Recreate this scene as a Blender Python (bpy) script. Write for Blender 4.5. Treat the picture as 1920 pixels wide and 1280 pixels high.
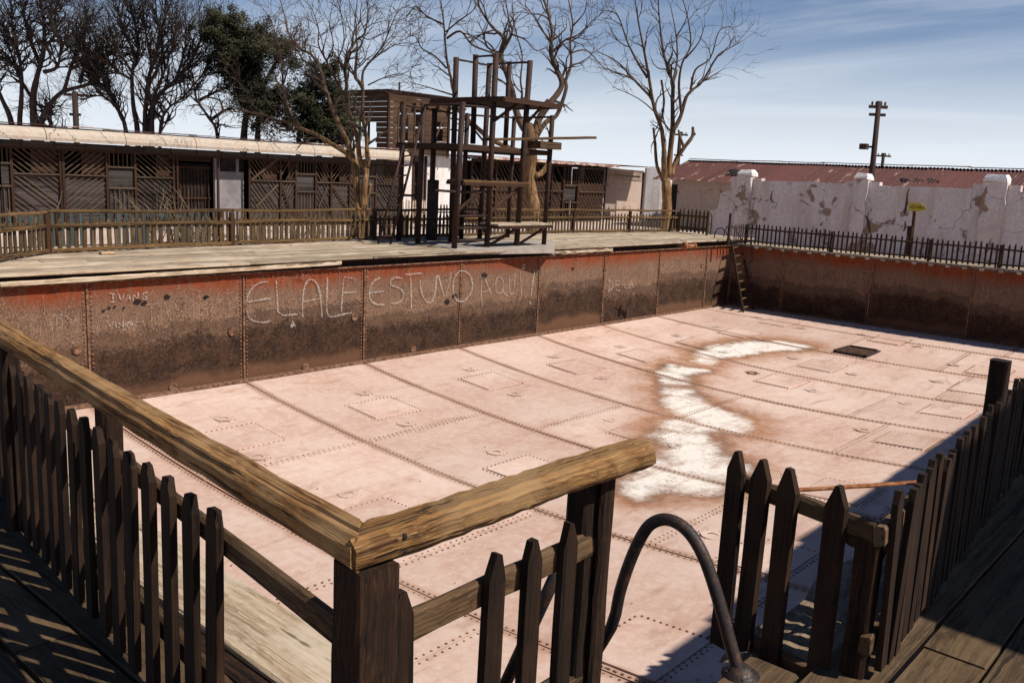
import bpy, math, random
from mathutils import Vector, Matrix
for o in list(bpy.data.objects): bpy.data.objects.remove(o)
random.seed(11)
R = random.uniform
SC = bpy.context.scene
COL = SC.collection

# ------------------------------------------------------------------ camera
S = 1.1                                   # metres per fitted unit
CAM = Vector((0, 0, 1.65*S))
FPX = 1673.76
PIT, ROL, YAW = math.radians(10.669), math.radians(2.775), math.radians(48.869)
FW = Vector((math.sin(YAW)*math.cos(PIT), math.cos(YAW)*math.cos(PIT), -math.sin(PIT)))
R0 = Vector((math.cos(YAW), -math.sin(YAW), 0)); U0 = R0.cross(FW)
RT = math.cos(ROL)*R0 + math.sin(ROL)*U0
UP = -math.sin(ROL)*R0 + math.cos(ROL)*U0
cd = bpy.data.cameras.new('camera'); cam = bpy.data.objects.new('camera', cd); COL.objects.link(cam)
cd.sensor_width = 36; cd.lens = 36*FPX/1920; cd.clip_start = .05; cd.clip_end = 4000
M = Matrix((RT, UP, -FW)).transposed().to_4x4(); M.translation = CAM
cam.matrix_world = M; SC.camera = cam

# ------------------------------------------------------------------ sky, sun, exposure
LT = Vector((-.30, .80, -1.0)).normalized()          # the way sunlight travels
EL = math.asin(-LT.z); AZ = math.atan2(-LT.x, -LT.y)
W = bpy.data.worlds.new('World'); SC.world = W; W.use_nodes = True
wt = W.node_tree; wt.nodes.clear()
def wn(t, **k):
    n = wt.nodes.new(t)
    for a, b in k.items(): setattr(n, a, b)
    return n
def wl(a, b): wt.links.new(a, b)
sky = wn('ShaderNodeTexSky', sky_type='NISHITA', sun_disc=False, sun_elevation=EL, sun_rotation=AZ, altitude=1500, air_density=1.0, dust_density=.4, ozone_density=2.5)
tc = wn('ShaderNodeTexCoord'); sp = wn('ShaderNodeSeparateXYZ'); wl(tc.outputs['Generated'], sp.inputs[0])
zc = wn('ShaderNodeMath', operation='MAXIMUM'); wl(sp.outputs[2], zc.inputs[0]); zc.inputs[1].default_value = 0.0
za = wn('ShaderNodeMath', operation='ADD'); wl(zc.outputs[0], za.inputs[0]); za.inputs[1].default_value = .12
dx = wn('ShaderNodeMath', operation='DIVIDE'); wl(sp.outputs[0], dx.inputs[0]); wl(za.outputs[0], dx.inputs[1])
dy = wn('ShaderNodeMath', operation='DIVIDE'); wl(sp.outputs[1], dy.inputs[0]); wl(za.outputs[0], dy.inputs[1])
cv = wn('ShaderNodeCombineXYZ'); wl(dx.outputs[0], cv.inputs[0]); wl(dy.outputs[0], cv.inputs[1])
mp = wn('ShaderNodeMapping'); wl(cv.outputs[0], mp.inputs[0]); mp.inputs['Rotation'].default_value = (0, 0, math.radians(28)); mp.inputs['Scale'].default_value = (.55, .23, 1); mp.inputs['Location'].default_value = (2.1, .4, 0)
nz = wn('ShaderNodeTexNoise'); wl(mp.outputs[0], nz.inputs['Vector']); nz.inputs['Scale'].default_value = 1.25; nz.inputs['Detail'].default_value = 7; nz.inputs['Roughness'].default_value = .56; nz.inputs['Distortion'].default_value = .7
cr = wn('ShaderNodeMapRange', interpolation_type='SMOOTHSTEP'); wl(nz.outputs[0], cr.inputs[0]); cr.inputs[1].default_value = .40; cr.inputs[2].default_value = .72; cr.inputs[3].default_value = 0; cr.inputs[4].default_value = .46
lo = wn('ShaderNodeMapRange', interpolation_type='SMOOTHSTEP'); wl(zc.outputs[0], lo.inputs[0]); lo.inputs[1].default_value = .22; lo.inputs[2].default_value = .60; lo.inputs[3].default_value = 1; lo.inputs[4].default_value = .25
ck = wn('ShaderNodeMath', operation='MULTIPLY'); wl(cr.outputs[0], ck.inputs[0]); wl(lo.outputs[0], ck.inputs[1])
hz = wn('ShaderNodeMapRange', interpolation_type='SMOOTHSTEP'); wl(zc.outputs[0], hz.inputs[0]); hz.inputs[1].default_value = 0; hz.inputs[2].default_value = .21; hz.inputs[3].default_value = .97; hz.inputs[4].default_value = 0
iv = wn('ShaderNodeMath', operation='SUBTRACT'); iv.inputs[0].default_value = 1; wl(ck.outputs[0], iv.inputs[1])
ih = wn('ShaderNodeMath', operation='SUBTRACT'); ih.inputs[0].default_value = 1; wl(hz.outputs[0], ih.inputs[1])
im = wn('ShaderNodeMath', operation='MULTIPLY'); wl(iv.outputs[0], im.inputs[0]); wl(ih.outputs[0], im.inputs[1])
mx = wn('ShaderNodeMath', operation='SUBTRACT'); mx.inputs[0].default_value = 1; wl(im.outputs[0], mx.inputs[1])
tn = wn('ShaderNodeMix', data_type='RGBA', blend_type='MULTIPLY'); tn.inputs[0].default_value = 1; wl(sky.outputs[0], tn.inputs[6]); tn.inputs[7].default_value = (.56, .90, 1.26, 1)
cm = wn('ShaderNodeMix', data_type='RGBA'); wl(mx.outputs[0], cm.inputs[0]); wl(tn.outputs[2], cm.inputs[6]); cm.inputs[7].default_value = (15.5, 16.4, 17.6, 1)
bg = wn('ShaderNodeBackground'); wl(cm.outputs[2], bg.inputs[0]); bg.inputs[1].default_value = .050
wo = wn('ShaderNodeOutputWorld'); wl(bg.outputs[0], wo.inputs[0])
sd = bpy.data.lights.new('sun', 'SUN'); sd.energy = 5.0; sd.angle = math.radians(.53); sd.color = (1, .93, .83)
sun = bpy.data.objects.new('sun', sd); COL.objects.link(sun); sun.rotation_euler = LT.to_track_quat('-Z', 'Y').to_euler(); sun.location = (0, -20, 30)
vs = SC.view_settings; vs.view_transform = 'Standard'; vs.look = 'None'; vs.exposure = .12; vs.gamma = 1; vs.use_curve_mapping = False

# ------------------------------------------------------------------ pixels of the photograph to points on real planes
def ray(u, v): return ((u-960)/FPX)*RT - ((v-640)/FPX)*UP + FW
def onz(u, v, z): d = ray(u, v); return CAM + d*((z-CAM.z)/d.z)
def ony(u, v, y): d = ray(u, v); return CAM + d*(y/d.y)
def onx(u, v, x): d = ray(u, v); return CAM + d*(x/d.x)
def over(u, v, x, y):                     # point of the pixel's ray nearest to the upright line through (x, y)
    d = ray(u, v); t = (d.x*x + d.y*y)/(d.x*d.x + d.y*d.y); return CAM + d*t

# ------------------------------------------------------------------ materials
class G:
    def __init__(s, name, rough=.8, spec=.3):
        s.m = bpy.data.materials.new(name); s.m.use_nodes = True; s.t = s.m.node_tree
        s.b = s.t.nodes['Principled BSDF']; s.b.inputs['Roughness'].default_value = rough
        s.b.inputs['Specular IOR Level'].default_value = spec
        s.tc = s.t.nodes.new('ShaderNodeTexCoord'); s.geo = s.t.nodes.new('ShaderNodeNewGeometry'); s.oi = s.t.nodes.new('ShaderNodeObjectInfo')
        s.pos = s.geo.outputs['Position']; s.rnd = s.oi.outputs['Random']; s.obj = s.tc.outputs['Object']
    def put(s, sock, v):
        if hasattr(v, 'links'): s.t.links.new(v, sock)
        elif isinstance(v, (tuple, list)) and len(v) == 3 and sock.type == 'RGBA': sock.default_value = (*v, 1)
        else: sock.default_value = v
    def math(s, op, a, b=0., c=0.):
        n = s.t.nodes.new('ShaderNodeMath'); n.operation = op
        for i, v in enumerate((a, b, c)): s.put(n.inputs[i], v)
        return n.outputs[0]
    def vec(s, op, a, b=(0, 0, 0)):
        n = s.t.nodes.new('ShaderNodeVectorMath'); n.operation = op; s.put(n.inputs[0], a); s.put(n.inputs[1], b)
        return n.outputs['Value'] if op in ('DISTANCE', 'LENGTH', 'DOT_PRODUCT') else n.outputs[0]
    def sep(s, v): n = s.t.nodes.new('ShaderNodeSeparateXYZ'); s.put(n.inputs[0], v); return n.outputs
    def comb(s, x, y, z):
        n = s.t.nodes.new('ShaderNodeCombineXYZ')
        for i, v in enumerate((x, y, z)): s.put(n.inputs[i], v)
        return n.outputs[0]
    def noise(s, v, scale, detail=4, rough=.55, dist=0., color=False):
        n = s.t.nodes.new('ShaderNodeTexNoise'); s.put(n.inputs['Vector'], v); n.inputs['Scale'].default_value = scale
        n.inputs['Detail'].default_value = detail; n.inputs['Roughness'].default_value = rough; n.inputs['Distortion'].default_value = dist
        return n.outputs['Color' if color else 0]
    def rng(s, v, a, b, c=0., d=1., smooth=True):
        n = s.t.nodes.new('ShaderNodeMapRange'); n.interpolation_type = 'SMOOTHSTEP' if smooth else 'LINEAR'
        for i, x in enumerate((v, a, b, c, d)): s.put(n.inputs[i], x)
        return n.outputs[0]
    def mix(s, f, a, b, mode='MIX'):
        n = s.t.nodes.new('ShaderNodeMix'); n.data_type = 'RGBA'; n.blend_type = mode
        s.put(n.inputs[0], f); s.put(n.inputs[6], a); s.put(n.inputs[7], b); return n.outputs[2]
    def bump(s, h, strength=.5, dist=.01):
        n = s.t.nodes.new('ShaderNodeBump'); n.inputs['Strength'].default_value = strength; n.inputs['Distance'].default_value = dist
        s.put(n.inputs['Height'], h); s.t.links.new(n.outputs[0], s.b.inputs['Normal'])
    def base(s, c): s.put(s.b.inputs['Base Color'], c); return s.m

MAT = {}
def wood(name, dark, mid, light, axis=0, fine=60., grain=.7, rough=.82, grey=None, bump=.6, cracks=True, stretch=.035, wobble=.035, split=.36):
    g = G(name, rough, .25)
    off = g.vec('SCALE', g.comb(g.rnd, g.rnd, g.rnd)); off.node.inputs['Scale'].default_value = 37.
    sc = [1., 1., 1.]; sc[axis] = stretch
    v = g.vec('MULTIPLY', g.obj, tuple(sc)); v = g.vec('ADD', v, off)
    wob = g.noise(g.vec('ADD', g.obj, off), 5., 2, .5, color=True)
    v2 = g.vec('ADD', v, g.vec('MULTIPLY', wob, (wobble, wobble, wobble)))
    n1 = g.noise(v2, fine, 5, .65, .4); n2 = g.noise(v2, fine*3.3, 3, .6); n3 = g.noise(g.vec('ADD', g.obj, off), 2.3, 4, .6)
    c = g.mix(g.rng(n1, .32, .66), dark, mid); c = g.mix(g.math('MULTIPLY', g.rng(n2, .5, .72), grain), c, light)
    if grey: c = g.mix(g.rng(n3, .42, .68, 0, .75), c, grey)
    val = g.math('ADD', .72, g.math('MULTIPLY', g.rnd, .5))
    c = g.mix(1., c, g.comb(val, val, val), 'MULTIPLY')
    h = g.math('ADD', g.math('MULTIPLY', n1, .9), g.math('MULTIPLY', n2, .35))
    if cracks:
        ck = g.rng(g.noise(v2, fine*.55, 2, .4), split, split-.05)
        c = g.mix(g.math('MULTIPLY', ck, .8), c, tuple(x*.35 for x in dark)); h = g.math('SUBTRACT', h, g.math('MULTIPLY', ck, .8))
    g.bump(h, bump, .006); MAT[name] = g.base(c); return g
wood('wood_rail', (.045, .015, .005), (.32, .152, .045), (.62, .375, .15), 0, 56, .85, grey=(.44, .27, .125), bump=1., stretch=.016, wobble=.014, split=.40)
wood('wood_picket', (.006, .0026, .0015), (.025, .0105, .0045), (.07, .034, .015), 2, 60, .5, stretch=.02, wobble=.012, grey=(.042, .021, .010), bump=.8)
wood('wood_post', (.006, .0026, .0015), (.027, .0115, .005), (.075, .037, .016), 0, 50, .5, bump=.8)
wood('wood_stringer', (.028, .014, .007), (.095, .052, .024), (.21, .13, .068), 0, 60, .6, grey=(.12, .074, .038))
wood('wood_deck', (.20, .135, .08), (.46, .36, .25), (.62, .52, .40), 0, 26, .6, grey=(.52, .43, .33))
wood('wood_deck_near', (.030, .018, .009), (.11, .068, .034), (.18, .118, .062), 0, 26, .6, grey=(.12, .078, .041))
wood('wood_far_picket', (.030, .017, .008), (.105, .062, .028), (.18, .115, .055), 2, 30, .5, grey=(.12, .08, .04))
wood('wood_far_rail', (.04, .02, .008), (.15, .085, .032), (.27, .17, .075), 0, 30, .6)
wood('wood_teal_picket', (.025, .032, .030), (.055, .080, .076), (.11, .14, .13), 2, 30, .5, grey=(.07, .06, .045))
wood('wood_dark_picket', (.02, .011, .008), (.06, .034, .022), (.10, .06, .04), 2, 30, .5)
wood('wood_slat', (.032, .019, .012), (.105, .068, .044), (.19, .135, .09), 0, 1.6, .5, cracks=False, bump=.2)
wood('wood_frame', (.016, .007, .004), (.062, .027, .014), (.12, .062, .035), 0, 12, .5)
wood('wood_board', (.022, .017, .016), (.065, .052, .048), (.12, .10, .09), 0, 10, .5)
wood('wood_shack', (.035, .017, .009), (.11, .056, .029), (.20, .115, .062), 0, 14, .55, grey=(.12, .07, .04))
wood('wood_pole', (.02, .011, .01), (.05, .028, .022), (.08, .05, .04), 2, 20, .5)

def rust_pipe():
    g = G('rusted_pipe', .72, .35); n = g.noise(g.pos, 5, 6, .65); n2 = g.noise(g.pos, 40, 4, .6)
    c = g.mix(g.rng(n, .36, .62), (.011, .005, .004), (.042, .014, .007)); c = g.mix(g.rng(n2, .55, .75, 0, .7), c, (.075, .028, .014))
    g.bump(n2, .5, .004); MAT['rusted_pipe'] = g.base(c)
rust_pipe()
def dark_tube():
    g = G('worn_iron_tube', .42, .5); n = g.noise(g.pos, 9, 5, .6); n2 = g.noise(g.pos, 70, 3, .6)
    c = g.mix(g.rng(n, .4, .65), (.012, .008, .007), (.035, .017, .012)); c = g.mix(g.rng(g.noise(g.pos, 22, 6, .7), .54, .64), c, (.085, .034, .018)); g.put(g.b.inputs['Roughness'], g.rng(n2, .3, .7, .48, .8)); g.bump(n2, .6, .003)
    MAT['worn_iron_tube'] = g.base(c)
dark_tube()
def rust_bar():
    g = G('orange_rust', .85, .2); n = g.noise(g.pos, 30, 5, .6)
    MAT['orange_rust'] = g.base(g.mix(g.rng(n, .35, .65), (.20, .07, .025), (.42, .18, .08)))
rust_bar()
def rust_wall():
    g = G('rusted_wall_plate', .88, .2); p = g.pos; x, y, z = g.sep(p)
    nb = g.noise(p, 1.1, 5, .6); nf = g.math('ADD', g.math('MULTIPLY', g.noise(p, 22, 6, .72), .55), g.math('MULTIPLY', g.noise(p, 3.4, 5, .7, .6), .45)); nff = g.noise(p, 75, 4, .65); st = g.noise(g.vec('MULTIPLY', p, (5, 5, .35)), 2.2, 5, .65)
    zz = g.math('ADD', z, g.math('MULTIPLY', g.math('SUBTRACT', nb, .5), .55))
    zz = g.math('ADD', zz, g.math('MULTIPLY', g.math('SUBTRACT', nf, .5), .55)); zz = g.math('ADD', zz, g.math('MULTIPLY', g.math('SUBTRACT', nff, .5), .22))
    mid = g.mix(g.rng(nf, .34, .66), (.062, .028, .016), (.175, .090, .052)); mid = g.mix(g.rng(nff, .48, .64, 0, .85), mid, (.42, .30, .215))
    mid = g.mix(g.rng(st, .5, .72, 0, .55), mid, (.26, .16, .10))
    low = g.mix(g.rng(nf, .40, .64), (.018, .009, .007), (.075, .038, .022)); low = g.mix(g.rng(nff, .56, .70, 0, .75), low, (.25, .15, .082))
    z0 = zz; zz = g.math('ADD', zz, g.math('MULTIPLY', g.math('SUBTRACT', g.rnd, .5), .45)); dark = g.rng(zz, -1.02, -1.50); tide = g.math('MULTIPLY', g.rng(zz, -1.04, -1.10), g.rng(zz, -1.26, -1.16))
    c = g.mix(dark, mid, low); c = g.mix(g.math('MULTIPLY', tide, .45), c, (.05, .026, .018))
    red = g.rng(z0, -.70, -.30); rc = g.mix(g.rng(nf, .35, .7), (.27, .050, .012), (.115, .032, .015)); c = g.mix(g.math('MULTIPLY', red, g.rng(st, .30, .56, .40, 1.)), c, rc)
    foot = g.rng(zz, -1.98, -2.14); c = g.mix(g.math('MULTIPLY', foot, .5), c, (.20, .10, .055))
    spot = g.rng(g.noise(g.vec('MULTIPLY', p, (1, 1, .55)), 1.7, 6, .7, .6), .66, .70); far = g.rng(x, 19.5, 21)
    c = g.mix(g.math('MULTIPLY', spot, g.math('ADD', .25, g.math('MULTIPLY', far, .7))), c, (.045, .024, .018))
    g.bump(g.math('ADD', nf, g.math('MULTIPLY', nff, .6)), .7, .012); MAT['rusted_wall_plate'] = g.base(c)
    g2 = G('rusted_rivets', .85, .25); n = g2.noise(g2.pos, 14, 4, .6)
    MAT['rusted_rivets'] = g2.base(g2.mix(g2.rng(n, .35, .65), (.10, .042, .022), (.33, .175, .10)))
    g3 = G('rusted_strap', .88, .2); n = g3.noise(g3.pos, 12, 5, .65)
    MAT['rusted_strap'] = g3.base(g3.mix(g3.rng(n, .35, .65), (.085, .042, .026), (.26, .15, .095)))
rust_wall()
def chalk():
    g = G('white_chalk', 1, 0.); n = g.noise(g.pos, 48, 4, .7); MAT['white_chalk'] = g.base((.78, .72, .66)); g.put(g.b.inputs['Alpha'], g.rng(n, .44, .64, .02, .72))
    g = G('faint_chalk', 1, 0.); n = g.noise(g.pos, 60, 4, .7); MAT['faint_chalk'] = g.base((.62, .50, .42)); g.put(g.b.inputs['Alpha'], g.rng(n, .44, .64, 0., .45))
chalk()

# ------------------------------------------------------------------ the pool's shape
YA = 13.044*S; XB = 24.947*S; ZT = -.20*S; ZF = -2.015*S     # far wall, right wall, wall top, floor edge
XL = 2.50; YN = 1.58                                          # left and near walls
SEAM = [5.54*S + 2.5545*S*k for k in range(-1, 8)]
def floorz(x, y):
    t = min(1, max(0, (y-YN)/(YA-YN))); fx = min(1, max(0, (XB-x)/8.))
    return ZF - .42*(math.sin(math.pi*t)**.85)*fx*min(1, max(0, (x-XL)/2.))
def onfloor(u, v):
    z = ZF
    for i in range(12): p = onz(u, v, z); z = .5*z + .5*floorz(p.x, p.y)
    p = onz(u, v, z); return Vector((p.x, p.y, floorz(p.x, p.y)))

def floor_mat():
    g = G('dusty_floor_plate', .9, .15); p = g.pos
    ws = g.noise(p, 1.3, 4, .6, color=True); pd = g.vec('ADD', p, g.vec('MULTIPLY', g.vec('SUBTRACT', ws, (.5, .5, .5)), (1.1, 1.1, 0)))
    flat = g.vec('MULTIPLY', pd, (1, 1, 0))
    nb = g.noise(p, .55, 5, .6); nf = g.noise(p, 9, 6, .7); nff = g.noise(p, 42, 4, .7); ns = g.noise(g.vec('MULTIPLY', p, (1.2, .5, 1)), 3.2, 6, .7)
    c = g.mix(g.rng(nb, .34, .66), (.535, .355, .28), (.625, .465, .39)); c = g.mix(g.rng(nf, .40, .68, 0, .5), c, (.69, .55, .475))
    c = g.mix(g.rng(ns, .52, .72, 0, .45), c, (.45, .275, .205)); c = g.mix(g.rng(nff, .58, .74, 0, .35), c, (.36, .22, .16))
    val = g.math('ADD', .92, g.math('MULTIPLY', g.rnd, .14)); c = g.mix(1., c, g.comb(val, val, val), 'MULTIPLY')
    chain = [(1330, 663, 26), (1360, 658, 30), (1395, 653, 34), (1430, 649, 34), (1465, 647, 34), (1495, 648, 22), (1262, 716, 20), (1320, 675, 18), (1258, 703, 24), (1275, 694, 30), (1300, 692, 24),
             (1270, 735, 30), (1285, 752, 42), (1312, 770, 52), (1345, 786, 54), (1365, 800, 38), (1290, 800, 48), (1285, 825, 52), (1305, 850, 60), (1330, 875, 62), (1260, 885, 62), (1225, 905, 44), (1300, 905, 52), (1200, 918, 30)]
    d = None
    for u, v, r in chain:
        q = onfloor(u, v); rr = 1.0*r*(q-CAM).length/FPX
        k = g.math('SUBTRACT', g.vec('DISTANCE', flat, (q.x, q.y, 0)), rr)
        d = k if d is None else g.math('SMOOTH_MIN', d, k, .25)
    d = g.math('ADD', d, g.math('MULTIPLY', g.math('SUBTRACT', nf, .5), .5))
    ring = g.rng(d, 1.0, .0); c = g.mix(g.math('MULTIPLY', ring, g.rng(ns, .25, .6, .55, 1.)), c, (.33, .145, .062))
    ring2 = g.math('MULTIPLY', g.rng(d, .42, .05), g.rng(nb, .36, .56)); c = g.mix(g.math('MULTIPLY', ring2, .75), c, (.15, .085, .055))
    sn = g.noise(g.vec('MULTIPLY', p, (1.6, 1.6, 1)), 3.2, 7, .72); salt = g.math('MULTIPLY', g.rng(d, .20, -.22), g.rng(sn, .74, .52, .35, 1.)); c = g.mix(salt, c, g.mix(g.rng(nff, .4, .65), (.84, .78, .71), (.66, .59, .52))); c = g.mix(g.math('MULTIPLY', g.math('MULTIPLY', g.rng(d, .05, -.1), g.rng(g.noise(p, 1.9, 6, .75, 1.), .60, .70)), .5), c, (.42, .29, .21))
    sx = g.math('ABSOLUTE', g.math('SUBTRACT', g.math('FRACT', g.math('ADD', g.math('DIVIDE', g.math('SUBTRACT', g.sep(p)[0], SEAM[0]), SEAM[1]-SEAM[0]), .5)), .5))
    c = g.mix(g.math('MULTIPLY', g.rng(g.math('ADD', sx, g.math('MULTIPLY', g.math('SUBTRACT', ns, .5), .10)), .055, .012), .62), c, (.33, .185, .12))
    drip = g.noise(g.vec('MULTIPLY', p, (.7, 2.4, 1)), 1.1, 7, .75, .8); c = g.mix(g.rng(drip, .50, .70, 0, .7), c, (.40, .235, .165)); c = g.mix(g.rng(g.noise(p, 2.7, 7, .78, .5), .62, .70, 0, .5), c, (.30, .175, .12))
    g.bump(g.math('ADD', g.math('MULTIPLY', nf, .7), nff), .35, .006); MAT['dusty_floor_plate'] = g.base(c)
floor_mat()
def simple(name, a, b, scale=4, rough=.9, bump=.4, spec=.2, c3=None):
    g = G(name, rough, spec); n = g.noise(g.pos, scale, 6, .65); n2 = g.noise(g.pos, scale*7, 4, .65)
    c = g.mix(g.rng(n, .35, .65), a, b)
    c = g.mix(g.rng(n2, .52, .75, 0, .5), c, c3 or tuple(x*.6 for x in a))
    g.bump(g.math('ADD', n, g.math('MULTIPLY', n2, .5)), bump, .02); MAT[name] = g.base(c)
simple('desert_ground', (.46, .35, .29), (.60, .49, .42), .6, c3=(.36, .26, .2))
simple('pale_concrete', (.30, .255, .215), (.42, .37, .325), 2.2, bump=.5)
simple('gritty_ledge', (.20, .145, .09), (.30, .22, .145), 14, bump=1.)
simple('void_shade', (.05, .032, .022), (.09, .058, .04), 3)
simple('shade_grey_plaster', (.17, .155, .16), (.27, .25, .26), 1.4, c3=(.11, .09, .08))  # plaster grey darkened so the colour itself carries shade
simple('dark_iron', (.03, .022, .02), (.07, .045, .035), 8)
simple('yellow_sign', (.50, .36, .035), (.62, .47, .06), 12, rough=.6)
simple('black_paint', (.012, .012, .012), (.03, .03, .03), 20, rough=.6)
simple('crack_mud', (.055, .032, .024), (.13, .075, .05), 5)
simple('shade_black', (.012, .009, .008), (.03, .022, .018), 3)  # near-black colour standing in for shade inside rooms, doorways and holes
simple('bark_pale', (.24, .135, .06), (.36, .22, .11), 3, c3=(.10, .055, .028), bump=.9)
simple('bark_dark', (.03, .022, .02), (.055, .04, .034), 3, bump=.8)
simple('twig_grey', (.050, .034, .026), (.10, .072, .052), 3)
simple('cut_wood', (.35, .24, .13), (.5, .37, .22), 12)
simple('dry_stem', (.12, .085, .05), (.20, .15, .095), 6)
def plaster(name, white, mud, thr=.60, sc=1.0):
    g = G(name, .92, .15); p = g.pos; n = g.noise(p, 1.05*sc, 7, .66, .5); n2 = g.noise(p, 9, 5, .65); n3 = g.noise(g.vec('MULTIPLY', p, (1, 1, .25)), 2.2, 5, .6)
    peel = g.rng(n, thr, thr+.035); c = g.mix(g.rng(n2, .36, .68), white, tuple(x*.80 for x in white)); c = g.mix(g.rng(n3, .44, .68, 0, .75), c, tuple(a*.45+b*.6 for a, b in zip(white, mud)))
    c = g.mix(peel, c, g.mix(n2, tuple(x*.7 for x in mud), mud))
    v = g.t.nodes.new('ShaderNodeTexVoronoi'); v.feature = 'DISTANCE_TO_EDGE'; v.inputs['Scale'].default_value = .55
    g.put(v.inputs['Vector'], g.vec('ADD', p, g.vec('MULTIPLY', g.noise(p, 1.6, 4, .6, color=True), (1.1, 1.1, 1.1))))
    ck = g.math('MULTIPLY', g.rng(v.outputs[0], .008, .002), g.rng(g.noise(p, .8, 2), .52, .58)); c = g.mix(g.math('MULTIPLY', ck, .85), c, tuple(x*.4 for x in mud))
    g.bump(g.math('SUBTRACT', g.math('MULTIPLY', n2, .4), g.math('ADD', peel, ck)), .8, .03); MAT[name] = g.base(c)
plaster('peeling_plaster', (.66, .59, .57), (.34, .22, .16), .575)
plaster('mud_wall_plaster', (.47, .37, .31), (.34, .23, .17), .64)
plaster('fascia_paint', (.52, .44, .36), (.40, .28, .2), .67)
plaster('bright_plaster', (.82, .78, .76), (.42, .28, .2), .66)
def tin():
    g = G('red_tin_roof', .75, .3); p = g.pos; off = g.math('MULTIPLY', g.rnd, 31.)
    q = g.vec('ADD', g.vec('MULTIPLY', p, (.5, 2.2, .5)), g.comb(off, off, off)); n = g.noise(q, 1.2, 6, .7); n2 = g.noise(p, 14, 4, .6)
    c = g.mix(g.rng(n2, .35, .7), (.070, .019, .016), (.115, .036, .029)); thr = g.math('ADD', .54, g.math('MULTIPLY', g.rnd, .16))
    c = g.mix(g.math('MULTIPLY', g.rng(g.math('SUBTRACT', n, thr), 0., .08), .8), c, (.40, .28, .22)); val = g.math('ADD', .8, g.math('MULTIPLY', g.rnd, .35)); c = g.mix(1., c, g.comb(val, val, val), 'MULTIPLY')
    MAT['red_tin_roof'] = g.base(c)
    g = G('pale_tin', .7, .3); n = g.noise(g.pos, 2.2, 5, .65); MAT['pale_tin'] = g.base(g.mix(g.rng(n, .4, .6), (.56, .48, .42), (.30, .13, .10)))
tin()
def bark():
    g = G('bark_weathered', .9, .2); x, y, z = g.sep(g.pos); n = g.noise(g.vec('MULTIPLY', g.pos, (6, 6, .8)), 2.5, 6, .65, .5); n2 = g.noise(g.pos, 1.3, 4, .6)
    c = g.mix(g.rng(n, .34, .66), (.10, .05, .02), (.36, .215, .10)); hi = g.rng(g.math('ADD', z, g.math('MULTIPLY', n2, 2.)), 2.4, 5.2)
    c = g.mix(hi, c, g.mix(n, (.045, .029, .021), (.13, .085, .056))); g.bump(n, .9, .03); MAT['bark_weathered'] = g.base(c)
bark()
def leafm():
    g = G('dark_leaves', .75, .2); n = g.noise(g.pos, 1.1, 3); c = g.mix(g.rng(n, .4, .62), (.020, .022, .010), (.052, .050, .022)); MAT['dark_leaves'] = g.base(c)
leafm()

# ------------------------------------------------------------------ mesh helpers
def mesh(name, V, Fc, mat, smooth=False):
    me = bpy.data.meshes.new(name); me.from_pydata([tuple(v) for v in V], [], Fc); me.validate()
    if mat: me.materials.append(MAT[mat])
    if smooth: me.polygons.foreach_set('use_smooth', [True]*len(me.polygons))
    me.update(); return me
def link(name, me, parent=None, mw=None):
    o = bpy.data.objects.new(name, me); COL.objects.link(o)
    if mw is not None: o.matrix_world = mw
    if parent is not None:
        o.parent = parent; o.matrix_parent_inverse = PINV[parent.name]
        PINV[o.name] = (parent_world(o)).inverted()
    else: PINV[o.name] = o.matrix_basis.inverted()
    return o
PINV = {}
def parent_world(o):
    m = o.matrix_basis.copy()
    if o.parent: m = parent_world(o.parent) @ o.matrix_parent_inverse @ m
    return m
def tag(o, label, cat, group=None):
    o['label'] = label; o['category'] = cat
    if group: o['group'] = group
    return o
def thing(name, loc, label, cat, group=None):
    return tag(link(name, None, None, Matrix.Translation(loc)), label, cat, group)
def struct(name, me, kind='structure'): o = link(name, me); o['kind'] = kind; return o
def frame(p0, p1, up=(0, 0, 1)):                     # local x runs p0 -> p1, local z near up
    x = (Vector(p1)-Vector(p0)).normalized(); z = Vector(up)
    if abs(x.dot(z)) > .999: z = Vector((0, 1, 0))
    y = z.cross(x).normalized(); z = x.cross(y)
    m = Matrix((x, y, z)).transposed().to_4x4(); m.translation = Vector(p0); return m
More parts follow.
